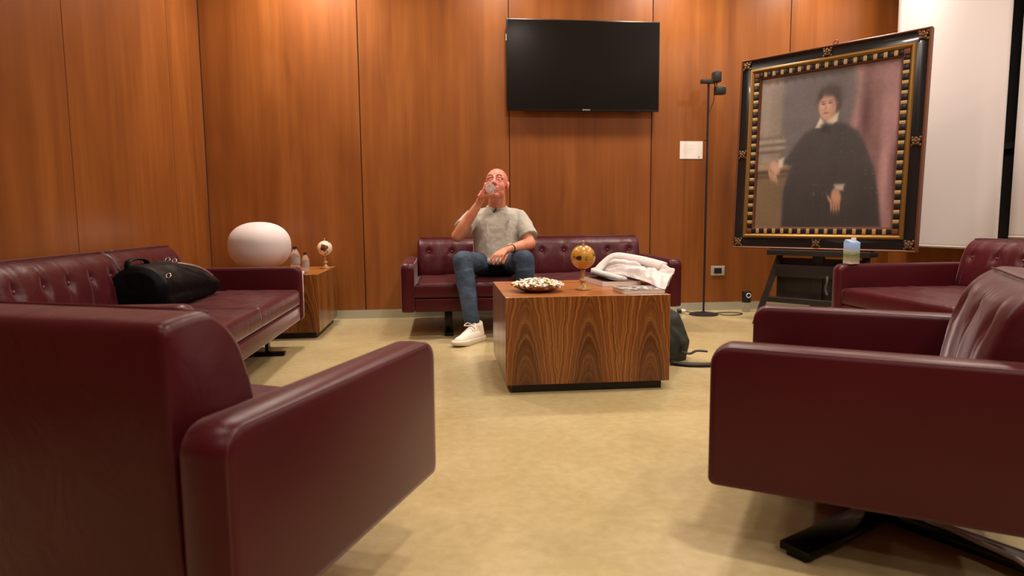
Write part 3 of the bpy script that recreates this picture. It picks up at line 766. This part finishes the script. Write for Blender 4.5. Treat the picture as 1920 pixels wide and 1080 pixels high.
for k in range(420):
    a = R.random()*2*PI; rr_ = .122*math.sqrt(R.random()); z = .030+.028*(1-(rr_/.13)**2)*R.uniform(.5, 1.1)
    L_ = R.uniform(.018, .034); wd = R.uniform(.005, .011)
    Mx = Matrix.Translation((rr_*math.cos(a), rr_*math.sin(a), z)) @ Matrix.Rotation(R.random()*2*PI, 4, 'Z') @ Matrix.Rotation(R.uniform(-1.0, .5), 4, 'Y')
    P = []
    for i in range(4):
        s = i/3; wv = wd*math.sin(PI*(.15+.75*s)); zz = .008*math.sin(PI*s)
        P.append((bm.verts.new(Mx @ Vector((L_*s-L_/2, -wv, zz))), bm.verts.new(Mx @ Vector((L_*s-L_/2, wv, zz)))))
    for A, B in zip(P, P[1:]): bm.faces.new((A[0], B[0], B[1], A[1]))
M_PETAL = mat('petal_white', rough=.6); q = NT(M_PETAL); ge = q.n('ShaderNodeTexCoord')
q.l(q.ramp(q.noise(ge.outputs['Object'], 30, 2), [(.38, sr('#e8cf7a')), (.46, sr('#f2e6d8')), (1, sr('#f7efe8'))]), q.b.inputs['Base Color'])
add_lathe(bm, [(0, .046), (.05, .043), (.09, .034), (.112, .026), (.112, .022)], 40)
tag(from_bm('petals', bm, M_PETAL, None, False), 'heap of white and pale yellow petals in the round dish', 'petals', kind='stuff').location = (.472, 3.2, CTZ)

# ------------------------------------------------------------------ magazines
def magazine(label, loc, rz, w_, l_, th, cover, curl, pic=False):
    t = thing('magazine', label, 'magazine', loc, rz)
    box('pages', (-w_/2+.002, -l_/2+.002, .001), (w_/2-.001, l_/2-.002, th), M_PAPER, t)
    V = []; n = 14
    for i in range(n+1):
        u = i/n; x = -w_/2+w_*u; z = th+.0012+curl*max(0, (.55-u)/.55)**2
        for y in (-l_/2, l_/2): V.append((x, y, z*(1 if y > 0 else .999)))
    F = [(2*i, 2*i+2, 2*i+3, 2*i+1) for i in range(n)]
    o = mesh('cover', V, F, cover, t); s = o.modifiers.new('th', 'SOLIDIFY'); s.thickness = .001
    box('spine', (w_/2-.001, -l_/2, 0), (w_/2+.001, l_/2, th+.001), cover, t)
    return t
M_CVD = mat('cover_charcoal', sr('#3a3438'), .6)
M_CVP = mat('cover_picture', rough=.55); q = NT(M_CVP); vec, _ = q.xyz()
q.l(q.ramp(q.noise(vec, 11, 3, .5, 1.5), [(.4, sr('#3f3c3e')), (.5, sr('#77706c')), (.56, sr('#c9c0b6')), (.7, sr('#4a4648'))]), q.b.inputs['Base Color'])
magazine('thick magazine with a plain charcoal cover curling up, behind the amber globe', (.925, 3.51, CTZ), .10, .215, .32, .026, M_CVD, .028)
magazine('magazine with a black and white picture cover at the right front table corner', (.945, 3.085, CTZ), .03, .20, .20, .019, M_CVP, .0)

# ------------------------------------------------------------------ white jacket heap
t = thing('white_jacket', 'crumpled white jacket heaped on the rear right of the coffee table', 'jacket', (1.0, 3.4, CTZ))
A0 = [(.865, 3.72, .495), (.93, 3.66, .500), (.99, 3.50, .495), (1.04, 3.25, .482), (1.055, 3.03, .460)]
A1 = [(.86, 3.72, .505), (.94, 3.67, .53), (1.01, 3.53, .53), (1.06, 3.30, .515), (1.085, 3.08, .482)]
A2 = [(.87, 3.74, .520), (.96, 3.67, .565), (1.05, 3.55, .555), (1.11, 3.42, .545), (1.15, 3.20, .515)]
A3 = [(.92, 3.78, .515), (.985, 3.71, .592), (1.09, 3.62, .580), (1.15, 3.50, .570), (1.195, 3.27, .547)]
A4 = [(.95, 3.80, .49), (1.03, 3.78, .56), (1.13, 3.70, .55), (1.19, 3.58, .54), (1.215, 3.34, .52)]
A5 = [(.96, 3.80, .46), (1.04, 3.80, .47), (1.13, 3.77, .46), (1.185, 3.64, .45), (1.20, 3.38, .44)]
rows = [spline(a, 16) for a in (A0, A1, A2, A3, A4, A5)]
cols = [spline([r_[i] for r_ in rows], 12) for i in range(len(rows[0]))]
V = []; nr = len(cols[0])
for i, c in enumerate(cols):
    for j, p in enumerate(c):
        s = i/len(cols); v_ = j/nr
        d = .013*noise.noise(Vector((s*5+v_*3, v_*7-s*2, 1.5)))
        d -= .016*math.exp(-((v_-.52-.05*math.sin(s*6))/.035)**2)*(1 if .12 < s < .7 else .3)       # crease under the rolled collar
        d -= .010*math.exp(-((v_-.25-.25*s)/.03)**2)
        d -= .012*math.exp(-((s-.72-.25*(v_-.4))/.025)**2)*(v_ < .6)
        d += .008*math.exp(-((s-.85+.2*v_)/.03)**2)
        for (s0, v0, dx, dv, wd, am) in ((.15, .30, .5, .1, .02, -.010), (.35, .70, .4, -.05, .018, -.008), (.55, .15, .3, .25, .022, .010), (.6, .42, .3, .12, .016, -.010), (.8, .6, .1, -.5, .022, -.011), (.45, .85, .5, .05, .03, .010), (.75, .2, .05, .5, .02, -.009)):
            tt = max(0, min(1, ((s-s0)*dx+(v_-v0)*dv)/(dx*dx+dv*dv))); dd = math.hypot(s-s0-tt*dx, (v_-v0-tt*dv)*.6)
            d += am*math.exp(-(dd/wd)**2)
        d += .004*noise.noise(Vector((s*22, v_*16, 7.5)))
        d *= min(1, v_*6)
        V.append((p.x-1.0, p.y-3.4-d*.5, max(p.z-CTZ+d, .007 if (p.x < 1.08 and p.y < 3.75) else -.05)))
F = [(i*nr+j, (i+1)*nr+j, (i+1)*nr+j+1, i*nr+j+1) for i in range(len(cols)-1) for j in range(nr-1)]
M_COAT = mat('jacket_white', sr('#cfc6c4'), .85); q = NT(M_COAT); vec, _ = q.xyz(); q.bump(q.noise(vec, 26, 4, .6, .8), .35, .012)
o = mesh('jacket_body', V, F, M_COAT, t); s = o.modifiers.new('th', 'SOLIDIFY'); s.thickness = .006; s.offset = -1
bm = bmesh.new(); add_tube(bm, spline([(-.115, .27, .055), (-.07, .30, .095), (-.01, .30, .135), (.06, .23, .130), (.13, .12, .115), (.18, .0, .098)], 8), [(.03, .016)]*41, 12)
from_bm('collar', bm, M_COAT, t)
bm = bmesh.new(); add_tube(bm, spline([(-.135, .27, .055), (-.10, .22, .045), (-.06, .14, .035), (-.03, .02, .028)], 8), [(.022, .018)]*25, 12)
from_bm('sleeve', bm, M_COAT, t)

# ------------------------------------------------------------------ drink carton
t = thing('drink_carton', 'small blue and green drink carton with white cap on the sofa armrest before the painting', 'carton', (2.50, 3.785, ARM_Z1+.003), .15)
M_CT = mat('carton_print', rough=.4); q = NT(M_CT); vec, (x, y, z) = q.xyz()
zz = q.m('ADD', z, q.m('MULTIPLY', q.noise(vec, 30, 3), .03))
q.l(q.ramp(q.m('MULTIPLY', zz, 6.5), [(.12, sr('#d6d2cc')), (.22, sr('#b3a58f')), (.45, sr('#6d7a4c')), (.62, sr('#a9a99c')), (.72, sr('#86a8d8')), (1, sr('#9bb8e0'))]), q.b.inputs['Base Color'])
bm = bmesh.new(); vs = add_box(bm, (-.033, -.033, 0), (.033, .033, .132), .003, 2)
cb = autosharp(from_bm('carton_body', bm, M_CT, t))
bm = bmesh.new(); P = [(-.033, -.033, .131), (.033, -.033, .131), (.033, .033, .131), (-.033, .033, .131), (-.033, .02, .150), (.033, .02, .150)]
v_ = [bm.verts.new(p) for p in P]
for f in ((0, 1, 5, 4), (3, 2, 5, 4)[::-1], (0, 4, 3), (1, 2, 5)): bm.faces.new([v_[k] for k in f])
from_bm('slanted_top', bm, M_CT, t, False)
lathe('cap', [(0, .136), (.014, .136), (.014, .158), (.012, .16), (0, .16)], M_PAPER, t, 20, c=(.008, -.004, 0))

# ------------------------------------------------------------------ bags
M_BAG = mat('bag_black', (.003, .003, .004), .5, spec=.15); q = NT(M_BAG); vec, _ = q.xyz(); q.bump(q.noise(vec, 9, 3), .3, .02)
M_CHR = mat('zip_silver', (.7, .7, .72), .25, .9)
t = thing('black_bag', 'soft black leather travel bag lying on the left wall sofa', 'bag', (-1.40, 3.62, .385))
def bagb(bm):
    add_cone(bm, [(-.03, -.36, .10), (-.03, -.34, .10), (-.03, -.10, .10), (-.01, .12, .095), (.02, .30, .065), (.04, .40, .045), (.045, .42, .04)], [(.10, .09), (.135, .118), (.15, .118), (.15, .10), (.13, .07), (.08, .045), (.04, .02)], 28)
    add_cap(bm, (-.06, -.33, .20), (-.04, .02, .205), .022, .022)
    add_cap(bm, (.06, -.30, .05), (.10, .25, .05), .05, .04)
blob('bag_body', bagb, M_BAG, t, .008, 5, disp=[(.12, .016)])
tube('handle', spline([(-.07, -.34, .20), (-.07, -.33, .235), (-.06, -.27, .245), (-.05, -.20, .235), (-.05, -.17, .21)], 6), [(.006, .014)]*25, M_BAG, t)
tube('zipper', spline([(.055, -.08, .212), (.10, .02, .190), (.128, .10, .160), (.142, .17, .125)], 6), .006, M_CHR, t)
for (xx, yy, zz_) in ((.10, -.31, .165), (-.02, .0, .225), (-.01, .06, .215)):
    bm = bmesh.new(); add_tube(bm, [(xx+.011*math.cos(k*PI/6), yy+.006*math.sin(k*PI/6), zz_+.011*math.sin(k*PI/6)) for k in range(12)], .0028, 6, closed=True); from_bm('buckle', bm, M_CHR, t)
M_PACK = mat('backpack_olive', sr('#23241c'), .7); q = NT(M_PACK); vec, _ = q.xyz(); q.bump(q.noise(vec, 14, 3), .4, .02)
M_PACKD = mat('backpack_strap', sr('#120f0e'), .6)
t = thing('backpack', 'dark olive backpack on the floor behind the coffee table', 'backpack', (1.235, 3.60, 0))
def pk(bm):
    add_cone(bm, [(-.06, .02, .005), (-.05, .02, .04), (-.02, .02, .12), (-.04, .02, .20), (-.08, .02, .265), (-.09, .02, .285)], [(.11, .18), (.13, .215), (.125, .20), (.10, .165), (.07, .115), (.03, .06)], 28)
    add_cap(bm, (.03, -.05, .05), (.10, -.02, .06), .045, .03)
    add_cap(bm, (.0, -.06, .24), (.10, -.06, .10), .02, .03)
blob('pack_body', pk, M_PACK, t, .008, 5, disp=[(.09, .016)])
tube('shoulder_strap', spline([(.10, -.08, .06), (.14, -.10, .05), (.18, -.10, .065), (.24, -.10, .06)], 6), [(.012, .006)]*19, M_PACKD, t)
tube('shoulder_strap', spline([(.02, -.14, .012), (.10, -.2, .012), (.2, -.22, .014), (.30, -.2, .012)], 6), [(.02, .01)]*19, M_PACKD, t)
tube('haul_loop', spline([(-.06, 0, .28), (-.03, -.02, .305), (.0, -.03, .27)], 5), .006, M_PACKD, t)
tag(tube('white_tube', spline([(1.17, 1.66, .008), (1.19, 1.56, .036), (1.221, 1.484, .039), (1.238, 1.433, .0385), (1.253, 1.368, .0385), (1.269, 1.31, .0385), (1.278, 1.267, .037), (1.30, 1.18, .008), (1.34, 1.05, .008)], 8), .006, mat('tube_white', sr('#bdb5ae'), .5)), 'thin white tube lying across the black foot bar under the right foreground armchair', 'cable')  # thin pale tube over the foot bar and down to the floor

# ------------------------------------------------------------------ the man
OFF = Vector((.40, 4.7, 0))
man = thing('person', 'bald man in grey t-shirt and jeans sitting on the sofa drinking from a bottle', 'person', OFF)
M_SKIN = mat('skin', rough=.48, spec=.45); q = NT(M_SKIN); vec, (x, y, z) = q.xyz()
base_c = q.ramp(q.noise(vec, 14, 3), [(.35, sr('#c27a5e')), (.65, sr('#d18e70'))])
face_f = q.ramp(z, [(.0, (0, 0, 0, 1)), (1, (1, 1, 1, 1))])
mr = q.n('ShaderNodeMapRange'); q.l(z, mr.inputs[0]); mr.inputs[1].default_value = .90; mr.inputs[2].default_value = .97; 
q.l(q.mix(q.m('MULTIPLY', mr.outputs[0], .55), base_c, sr('#d87f74')), q.b.inputs['Base Color'])
q.b.inputs['Subsurface Weight'].default_value = .08; q.b.inputs['Subsurface Radius'].default_value = (.02, .008, .004)
HR = Matrix.Rotation(math.radians(-14), 3, 'Z') @ Matrix.Rotation(math.radians(-17), 3, 'X')
HC_ = Vector((.408, 4.765, 1.052)); HS = 1.0
def hp(p): return HC_ + HR @ (Vector(p)*HS)
BA = Vector((.372, 4.645, .992)); BB = Vector((.336, 4.455, 1.016))      # bottle mouth, bottle base
def body(bm):
    # head
    add_ell(bm, hp((0, .018, .033)), (.079, .097, .088), HR, 24, 18)
    add_ell(bm, hp((0, -.018, -.028)), (.066, .074, .092), HR, 24, 18)
    add_ell(bm, hp((0, -.050, -.098)), (.034, .032, .024), HR)
    for s in (-1, 1):
        add_ell(bm, hp((s*.032, -.044, -.030)), (.035, .036, .042), HR)
        add_ell(bm, hp((s*.036, -.016, -.066)), (.028, .048, .042), HR)
        add_ell(bm, hp((s*.079, .012, -.006)), (.009, .019, .032), HR @ Matrix.Rotation(s*.35, 3, 'Z'))
        add_ell(bm, hp((s*.084, .02, .008)), (.007, .014, .018), HR @ Matrix.Rotation(s*.5, 3, 'Z'))
        add_cap(bm, hp((s*.012, -.080, .031)), hp((s*.050, -.061, .028)), .0105, .0095)
        add_ell(bm, hp((s*.012, -.100, -.026)), (.009, .010, .008), HR)
        add_cap(bm, hp((s*.018, -.0825, .0125)), hp((s*.044, -.0735, .0105)), .0050, .0046)   # upper lid
        add_cap(bm, hp((s*.018, -.081, -.003)), hp((s*.042, -.073, -.003)), .005, .005)     # lower lid
    add_cap(bm, hp((0, -.086, .018)), hp((0, -.108, -.020)), .0085, .0125)
    add_cap(bm, hp((-.02, -.0865, -.052)), hp((.02, -.0865, -.052)), .0065, .0065)
    add_cap(bm, hp((-.016, -.084, -.065)), hp((.016, -.084, -.065)), .007, .007)
    # neck, torso, pelvis
    add_cap(bm, (.42, 4.865, .87), (.414, 4.80, .985), .066, .060, 20)
    add_cap(bm, (.40, 4.79, .94), (.40, 4.74, .965), .045, .035)
    add_cap(bm, (.26, 4.88, .825), (.565, 4.89, .825), .052, .052, 20)
    add_ell(bm, (.41, 4.875, .72), (.145, .09, .15)); add_ell(bm, (.41, 4.865, .54), (.135, .10, .13))
    # legs
    for s, hip, kn, an, toe in ((0, (.325, 4.87, .47), (.148, 4.43, .53), (.205, 4.325, .10), (.10, 4.17, .035)), (1, (.49, 4.87, .47), (.568, 4.43, .53), (.56, 4.36, .10), (.60, 4.17, .035))):
        add_cap(bm, hip, kn, .07, .05); add_cap(bm, kn, an, .047, .032); add_cap(bm, an, Vector(an).lerp(Vector(toe), .35)-Vector((0, 0, .01)), .030, .018)
    # right arm (viewer's left), raised to the mouth
    sh, el, wr_ = Vector((.245, 4.87, .825)), Vector((.118, 4.62, .690)), Vector((.262, 4.555, .905))
    add_cap(bm, sh, el, .052, .042, 20)
    mid = el.lerp(wr_, .3); add_cap(bm, el, mid, .042, .043, 20); add_cap(bm, mid, wr_, .043, .027, 20)
    # right palm
    add_cap(bm, wr_, (.282, 4.535, .945), .025, .026); add_cap(bm, (.272, 4.50, .962), (.284, 4.56, .968), .018, .018); add_cap(bm, (.278, 4.53, .94), (.288, 4.52, .985), .022, .018)
    add_ell(bm, (.290, 4.525, .963), (.020, .036, .028)); add_ell(bm, (.283, 4.53, .975), (.014, .042, .022))
    ax = (BA-BB).normalized()
    for k, (yi, rl) in enumerate(((4.487, 1.0), (4.509, 1.08), (4.531, 1.03), (4.552, .85))):
        c = BB + ax*((yi-BB.y)/ax.y); R_ = .0345+.0075
        angs = [205, 175, 142, 142-38*rl]
        P = [Vector((.283, yi, .975))]+[Vector((c.x+R_*math.cos(math.radians(a)), yi+.002*i, c.z+R_*math.sin(math.radians(a)))) for i, a in enumerate(angs[1:])]
        for i in range(3): add_cap(bm, P[i], P[i+1], .0095-.0008*i, .009-.0008*i, 10)
    c = BB + ax*((4.50-BB.y)/ax.y)
    P = [Vector((.288, 4.515, .950)), Vector((.312, 4.495, .962)), Vector((c.x+.002, 4.49, c.z-.044)), Vector((c.x+.026, 4.487, c.z-.036))]
    for i in range(3): add_cap(bm, P[i], P[i+1], (.014, .0115, .010)[i], (.0115, .010, .009)[i], 10)
    # left arm (viewer's right), forearm resting on the thigh, hand hanging
    sh, el, wr_ = Vector((.580, 4.88, .825)), Vector((.640, 4.71, .628)), Vector((.475, 4.515, .602))
    add_cap(bm, sh, el, .052, .042, 20); mid = el.lerp(wr_, .3); add_cap(bm, el, mid, .042, .041, 20); add_cap(bm, mid, wr_, .041, .026, 20)
    add_cap(bm, wr_, (.425, 4.462, .590), .024, .022); add_cap(bm, (.447, 4.455, .592), (.405, 4.475, .586), .020, .017)
    kn = [((.440, 4.440, .590), (.420, 4.412, .566), (.412, 4.405, .540), (.410, 4.408, .520)),
          ((.421, 4.443, .590), (.395, 4.412, .564), (.384, 4.402, .534), (.380, 4.406, .510)),
          ((.403, 4.450, .588), (.372, 4.420, .562), (.358, 4.408, .532), (.352, 4.410, .508)),
          ((.390, 4.462, .585), (.355, 4.436, .562), (.340, 4.424, .540), (.334, 4.424, .520))]
    for P in kn:
        for i in range(3): add_cap(bm, P[i], P[i+1], .0100-.0008*i, .0092-.0008*i, 10)
    P = [(.452, 4.472, .580), (.440, 4.440, .556), (.428, 4.425, .532), (.420, 4.420, .512)]
    for i in range(3): add_cap(bm, P[i], P[i+1], (.013, .011, .0095)[i], (.011, .0095, .008)[i], 10)
blob('body', body, M_SKIN, man, .0034, 3, off=OFF)
# eyes, brows
M_EYE = mat('eye_white', sr('#cbb3a8'), .2); M_IRIS = mat('iris_dark', sr('#241812'), .2); M_BROW = mat('brow', sr('#6d4436'), .8)
for s in (-1, 1):
    bm = bmesh.new(); add_ell(bm, hp((s*.031, -.0735, .005))-OFF, (.0115, .0095, .0085), HR); e = from_bm('eye', bm, M_EYE, man)
    bm = bmesh.new(); add_ell(bm, hp((s*.031-.001, -.0815, .006))-OFF, (.0046, .002, .0046), HR, 12, 8); from_bm('iris', bm, M_IRIS, e)
    bm = bmesh.new(); add_tube(bm, spline([hp((s*.012, -.0935, .035))-OFF, hp((s*.032, -.0905, .040))-OFF, hp((s*.052, -.0775, .035))-OFF], 5), [(.0018, .0022)]+[(.002, .004)]*9+[(.0015, .002)], 8); from_bm('eyebrow', bm, M_BROW, man)
# t-shirt
M_TEE = mat('tee_grey', sr('#b0aca2'), .85, sheen=.15); q = NT(M_TEE); vec, (x, y, z) = q.xyz()
q.bump(q.noise(vscale(q, vec, 1, 1, .5), 11, 2, .5, .3), .5, .02)
def ring_loft(bm, rings, seg=36):
    R_ = []
    for (cx, cy, z, rx, ry, *pw) in rings:
        n_ = pw[0] if pw else 2.3; ring = []
        for k in range(seg):
            a = 2*PI*k/seg; ca_, sa = math.cos(a), math.sin(a)
            ring.append(bm.verts.new((cx+rx*math.copysign(abs(ca_)**(2/n_), ca_), cy+ry*math.copysign(abs(sa)**(2/n_), sa), z)))
        R_.append(ring)
    for A, B in zip(R_, R_[1:]):
        for k in range(seg): bm.faces.new((A[k], A[(k+1) % seg], B[(k+1) % seg], B[k]))
    bm.faces.new(R_[0][::-1]); bm.faces.new(R_[-1])
def tee(bm):
    ring_loft(bm, [(.41, 4.875, .472, .155, .115), (.41, 4.855, .50, .172, .142), (.41, 4.85, .56, .172, .143), (.41, 4.86, .65, .170, .130), (.41, 4.87, .74, .176, .122), (.412, 4.88, .80, .185, .112), (.414, 4.882, .845, .168, .098), (.416, 4.88, .872, .115, .085), (.418, 4.875, .892, .078, .074)])
    add_cone(bm, [(.265, 4.885, .835), (.24, 4.87, .825), (.20, 4.79, .785), (.163, 4.71, .742)], [(.035, .040), (.056, .058), (.064, .063), (.068, .066)])
    add_cone(bm, [(.54, 4.89, .845), (.575, 4.885, .828), (.612, 4.82, .75), (.637, 4.745, .672)], [(.035, .040), (.056, .060), (.064, .067), (.066, .070)])
    # soft folds
    add_cap(bm, (.455, 4.882, .862), (.565, 4.885, .832), .040, .050); add_cap(bm, (.38, 4.882, .862), (.262, 4.882, .830), .040, .048)
    for P, r_ in (([(.50, 4.755, .82), (.47, 4.742, .70), (.44, 4.72, .58)], .010), ([(.33, 4.76, .80), (.34, 4.74, .70), (.33, 4.728, .60)], .009), ([(.60, 4.83, .76), (.585, 4.80, .72), (.57, 4.79, .64)], .012),
                  ([(.27, 4.78, .60), (.33, 4.72, .545), (.42, 4.705, .525)], .012), ([(.56, 4.76, .60), (.50, 4.72, .54), (.42, 4.708, .52)], .011), ([(.62, 4.72, .74), (.65, 4.70, .72), (.67, 4.72, .70)], .008)):
        for a, b in zip(P, P[1:]): add_cap(bm, Vector(a)+Vector((0, .007, 0)), Vector(b)+Vector((0, .007, 0)), r_*.7, r_)
    add_ell(bm, (.41, 4.765, .535), (.14, .065, .045)); add_ell(bm, (.40, 4.73, .505), (.115, .06, .03))
blob('t_shirt', tee, M_TEE, man, .006, 5, off=OFF, disp=[(.07, .010)])
bm = bmesh.new(); add_tube(bm, [Vector((.417+.072*math.cos(a*PI/16), 4.862+.070*math.sin(a*PI/16), .892+.014*math.sin(a*PI/16)))-OFF for a in range(32)], [(.007, .010)]*32, 10, closed=True)
from_bm('collar_rib', bm, M_TEE, man)
# jeans
M_JEAN = mat('denim', rough=.75); q = NT(M_JEAN); vec, _ = q.xyz()
q.l(q.ramp(q.noise(vec, 5, 3), [(.3, sr('#232f3f')), (.55, sr('#34445a')), (.75, sr('#4b6079'))]), q.b.inputs['Base Color']); q.bump(q.noise(vscale(q, vec, 1, 1, 1.8), 10, 2, .5, .3), .45, .02)
def jeans(bm):
    add_ell(bm, (.405, 4.885, .475), (.165, .13, .105))
    for hip, kn, an in (((.325, 4.87, .468), (.148, 4.44, .528), (.200, 4.330, .115)), ((.49, 4.87, .468), (.568, 4.44, .528), (.56, 4.355, .115))):
        hip, kn, an = map(Vector, (hip, kn, an))
        add_cap(bm, hip, kn, .088, .069, 20); c_ = kn.lerp(an, .3); c_.y += .012
        add_cap(bm, kn, c_, .068, .066, 20)
        add_cone(bm, [kn.lerp(an, .15), c_, kn.lerp(an, .7), an.lerp(kn, .03), an], [.066, .066, .056, .051, .050], 24)
        for kk, (f_, r_) in enumerate(((.80, .055), (.88, .056), (.94, .056))):
            p = kn.lerp(an, f_); add_ell(bm, p, (r_, r_, .011), Matrix.Rotation(.25*(-1)**kk, 3, 'Y'))
blob('jeans', jeans, M_JEAN, man, .006, 4, off=OFF, disp=[(.06, .009)])
# shoes
M_SHOE = mat('sneaker_white', sr('#e9e0d4'), .6); M_SOLE = mat('sneaker_sole', sr('#d8ccba'), .55); M_LACE = mat('lace', sr('#f4efe8'), .7)
def shoe(heel, toe):
    h_ = Vector(heel); t_ = Vector(toe); d = (t_-h_); rz = math.atan2(d.y, d.x)
    Mx = Matrix.Translation(Vector((h_.x, h_.y, 0))-OFF) @ Matrix.Rotation(rz, 4, 'Z')
    def up(bm):
        add_cone(bm, [(-.01, 0, .02), (0, 0, .05), (.01, 0, .09), (.02, 0, .125)], [(.035, .038), (.043, .042), (.042, .042), (.042, .044)], 24)
        add_cap(bm, (.02, 0, .05), (.14, 0, .045), .042, .040); add_cap(bm, (.12, 0, .04), (.225, .002, .030), .042, .032); add_cap(bm, (.04, 0, .085), (.13, 0, .062), .032, .026)
        for v in bm.verts: v.co = Mx @ v.co
    u = blob('shoe', up, M_SHOE, man, .005, 4)
    out = [(-.05, 0), (-.045, .03), (-.02, .043), (.05, .041), (.12, .046), (.19, .052), (.24, .042), (.272, .015), (.275, -.012), (.245, -.038), (.19, -.046), (.12, -.041), (.05, -.040), (-.02, -.042), (-.045, -.03)]
    sp = spline([Vector((a, b, 0)) for a, b in out], 4, True); bm = bmesh.new(); rg = []
    for z, s in ((0, .93), (.006, 1.0), (.028, 1.02), (.036, .97)):
        rg.append([bm.verts.new(Mx @ Vector(((p.x-.11)*s+.11, p.y*s, z+(.012*max(0, (p.x-.18)/.09) if z < .01 else .006*max(0, (p.x-.2)/.09))))) for p in sp])
    n_ = len(sp)
    for A, B in zip(rg, rg[1:]):
        for k in range(n_): bm.faces.new((A[k], A[(k+1) % n_], B[(k+1) % n_], B[k]))
    bm.faces.new(rg[0]); bm.faces.new(rg[-1]); from_bm('sole', bm, M_SOLE, u)
    bm = bmesh.new()
    for k in range(4):
        x_ = .075+k*.022; z_ = .118-k*.0095-.008
        add_tube(bm, spline([Mx @ Vector((x_, -.028, z_-.014)), Mx @ Vector((x_, 0, z_+.004)), Mx @ Vector((x_, .028, z_-.014))], 5), .0032, 6)
    for s in (-1, 1): add_tube(bm, spline([Mx @ Vector((.07, 0, .116)), Mx @ Vector((.075, s*.03, .13)), Mx @ Vector((.095, s*.045, .112)), Mx @ Vector((.08, s*.01, .115))], 5), .003, 6)
    from_bm('laces', bm, M_LACE, u)
shoe((.238, 4.335), (.085, 4.135)); shoe((.565, 4.36), (.60, 4.10))
# watch and clip microphone
wc = Vector((.487, 4.529, .604)); wd = (Vector((.475, 4.515, .602))-Vector((.640, 4.71, .628))).normalized()
s1 = wd.cross(Vector((0, 0, 1))).normalized(); s2 = s1.cross(wd).normalized()
wt = tube('watch_strap', [wc+(s1*math.cos(k*PI/14)+s2*math.sin(k*PI/14))*.0285-OFF for k in range(28)], [(.005, .0015)]*28, mat('watch_strap_brown', sr('#2a1b15'), .5), man, 8, True)
Mw = Matrix.Translation(wc+(s2*.8+s1*.45+Vector((0, -.4, 0))).normalized()*.0305-OFF) @ ((s2*.8+s1*.45+Vector((0, -.4, 0))).normalized()).to_track_quat('Z', 'Y').to_matrix().to_4x4()
lathe('watch_case', [(0, -.003), (.017, -.003), (.018, 0), (.016, .005), (0, .006)], mat('watch_gold', sr('#d8c7a0'), .25, .5), wt, 24, M=Mw)
bm = bmesh.new(); add_cap(bm, Vector((.402, 4.782, .872))-OFF, Vector((.388, 4.772, .860))-OFF, .008, .008); add_cap(bm, Vector((.405, 4.786, .885))-OFF, Vector((.402, 4.782, .872))-OFF, .003, .003)
from_bm('clip_microphone', bm, M_BLACK, man)
# the bottle he drinks from
dirb = (BA-BB).normalized(); L_ = (BA-BB).length
t = thing('water_bottle', 'clear plastic water bottle the man is holding to his mouth', 'bottle', BB); t.rotation_mode = 'QUATERNION'; t.rotation_quaternion = dirb.to_track_quat('Z', 'Y')
bm = bmesh.new(); r_ = .0335; seg = 40; rg = []
prof = [(.0, .012, 0), (.008, .009, 0), (.018, .001, .10), (.027, .0, .12), (.032, .005, .05), (r_, .012, .02)]+[(r_*(1-.04*(k % 2)), .022+.012*k, .01) for k in range(8)]+[(r_, .125, 0), (.030, .145, 0), (.020, .162, 0), (.0125, .172, 0), (.0125, L_, 0)]
for (a, z, sc_) in prof:
    rg.append([bm.verts.new((0, 0, z))] if a == 0 else [bm.verts.new((a*math.cos(k*2*PI/seg), a*math.sin(k*2*PI/seg), z+sc_*.04*math.cos(5*k*2*PI/seg))) for k in range(seg)])
for A, B in zip(rg, rg[1:]):
    for k in range(seg):
        k2 = (k+1) % seg
        if len(A) == 1: bm.faces.new((A[0], B[k], B[k2]))
        else: bm.faces.new((A[k], A[k2], B[k2], B[k]))
from_bm('bottle_body', bm, M_PET, t)
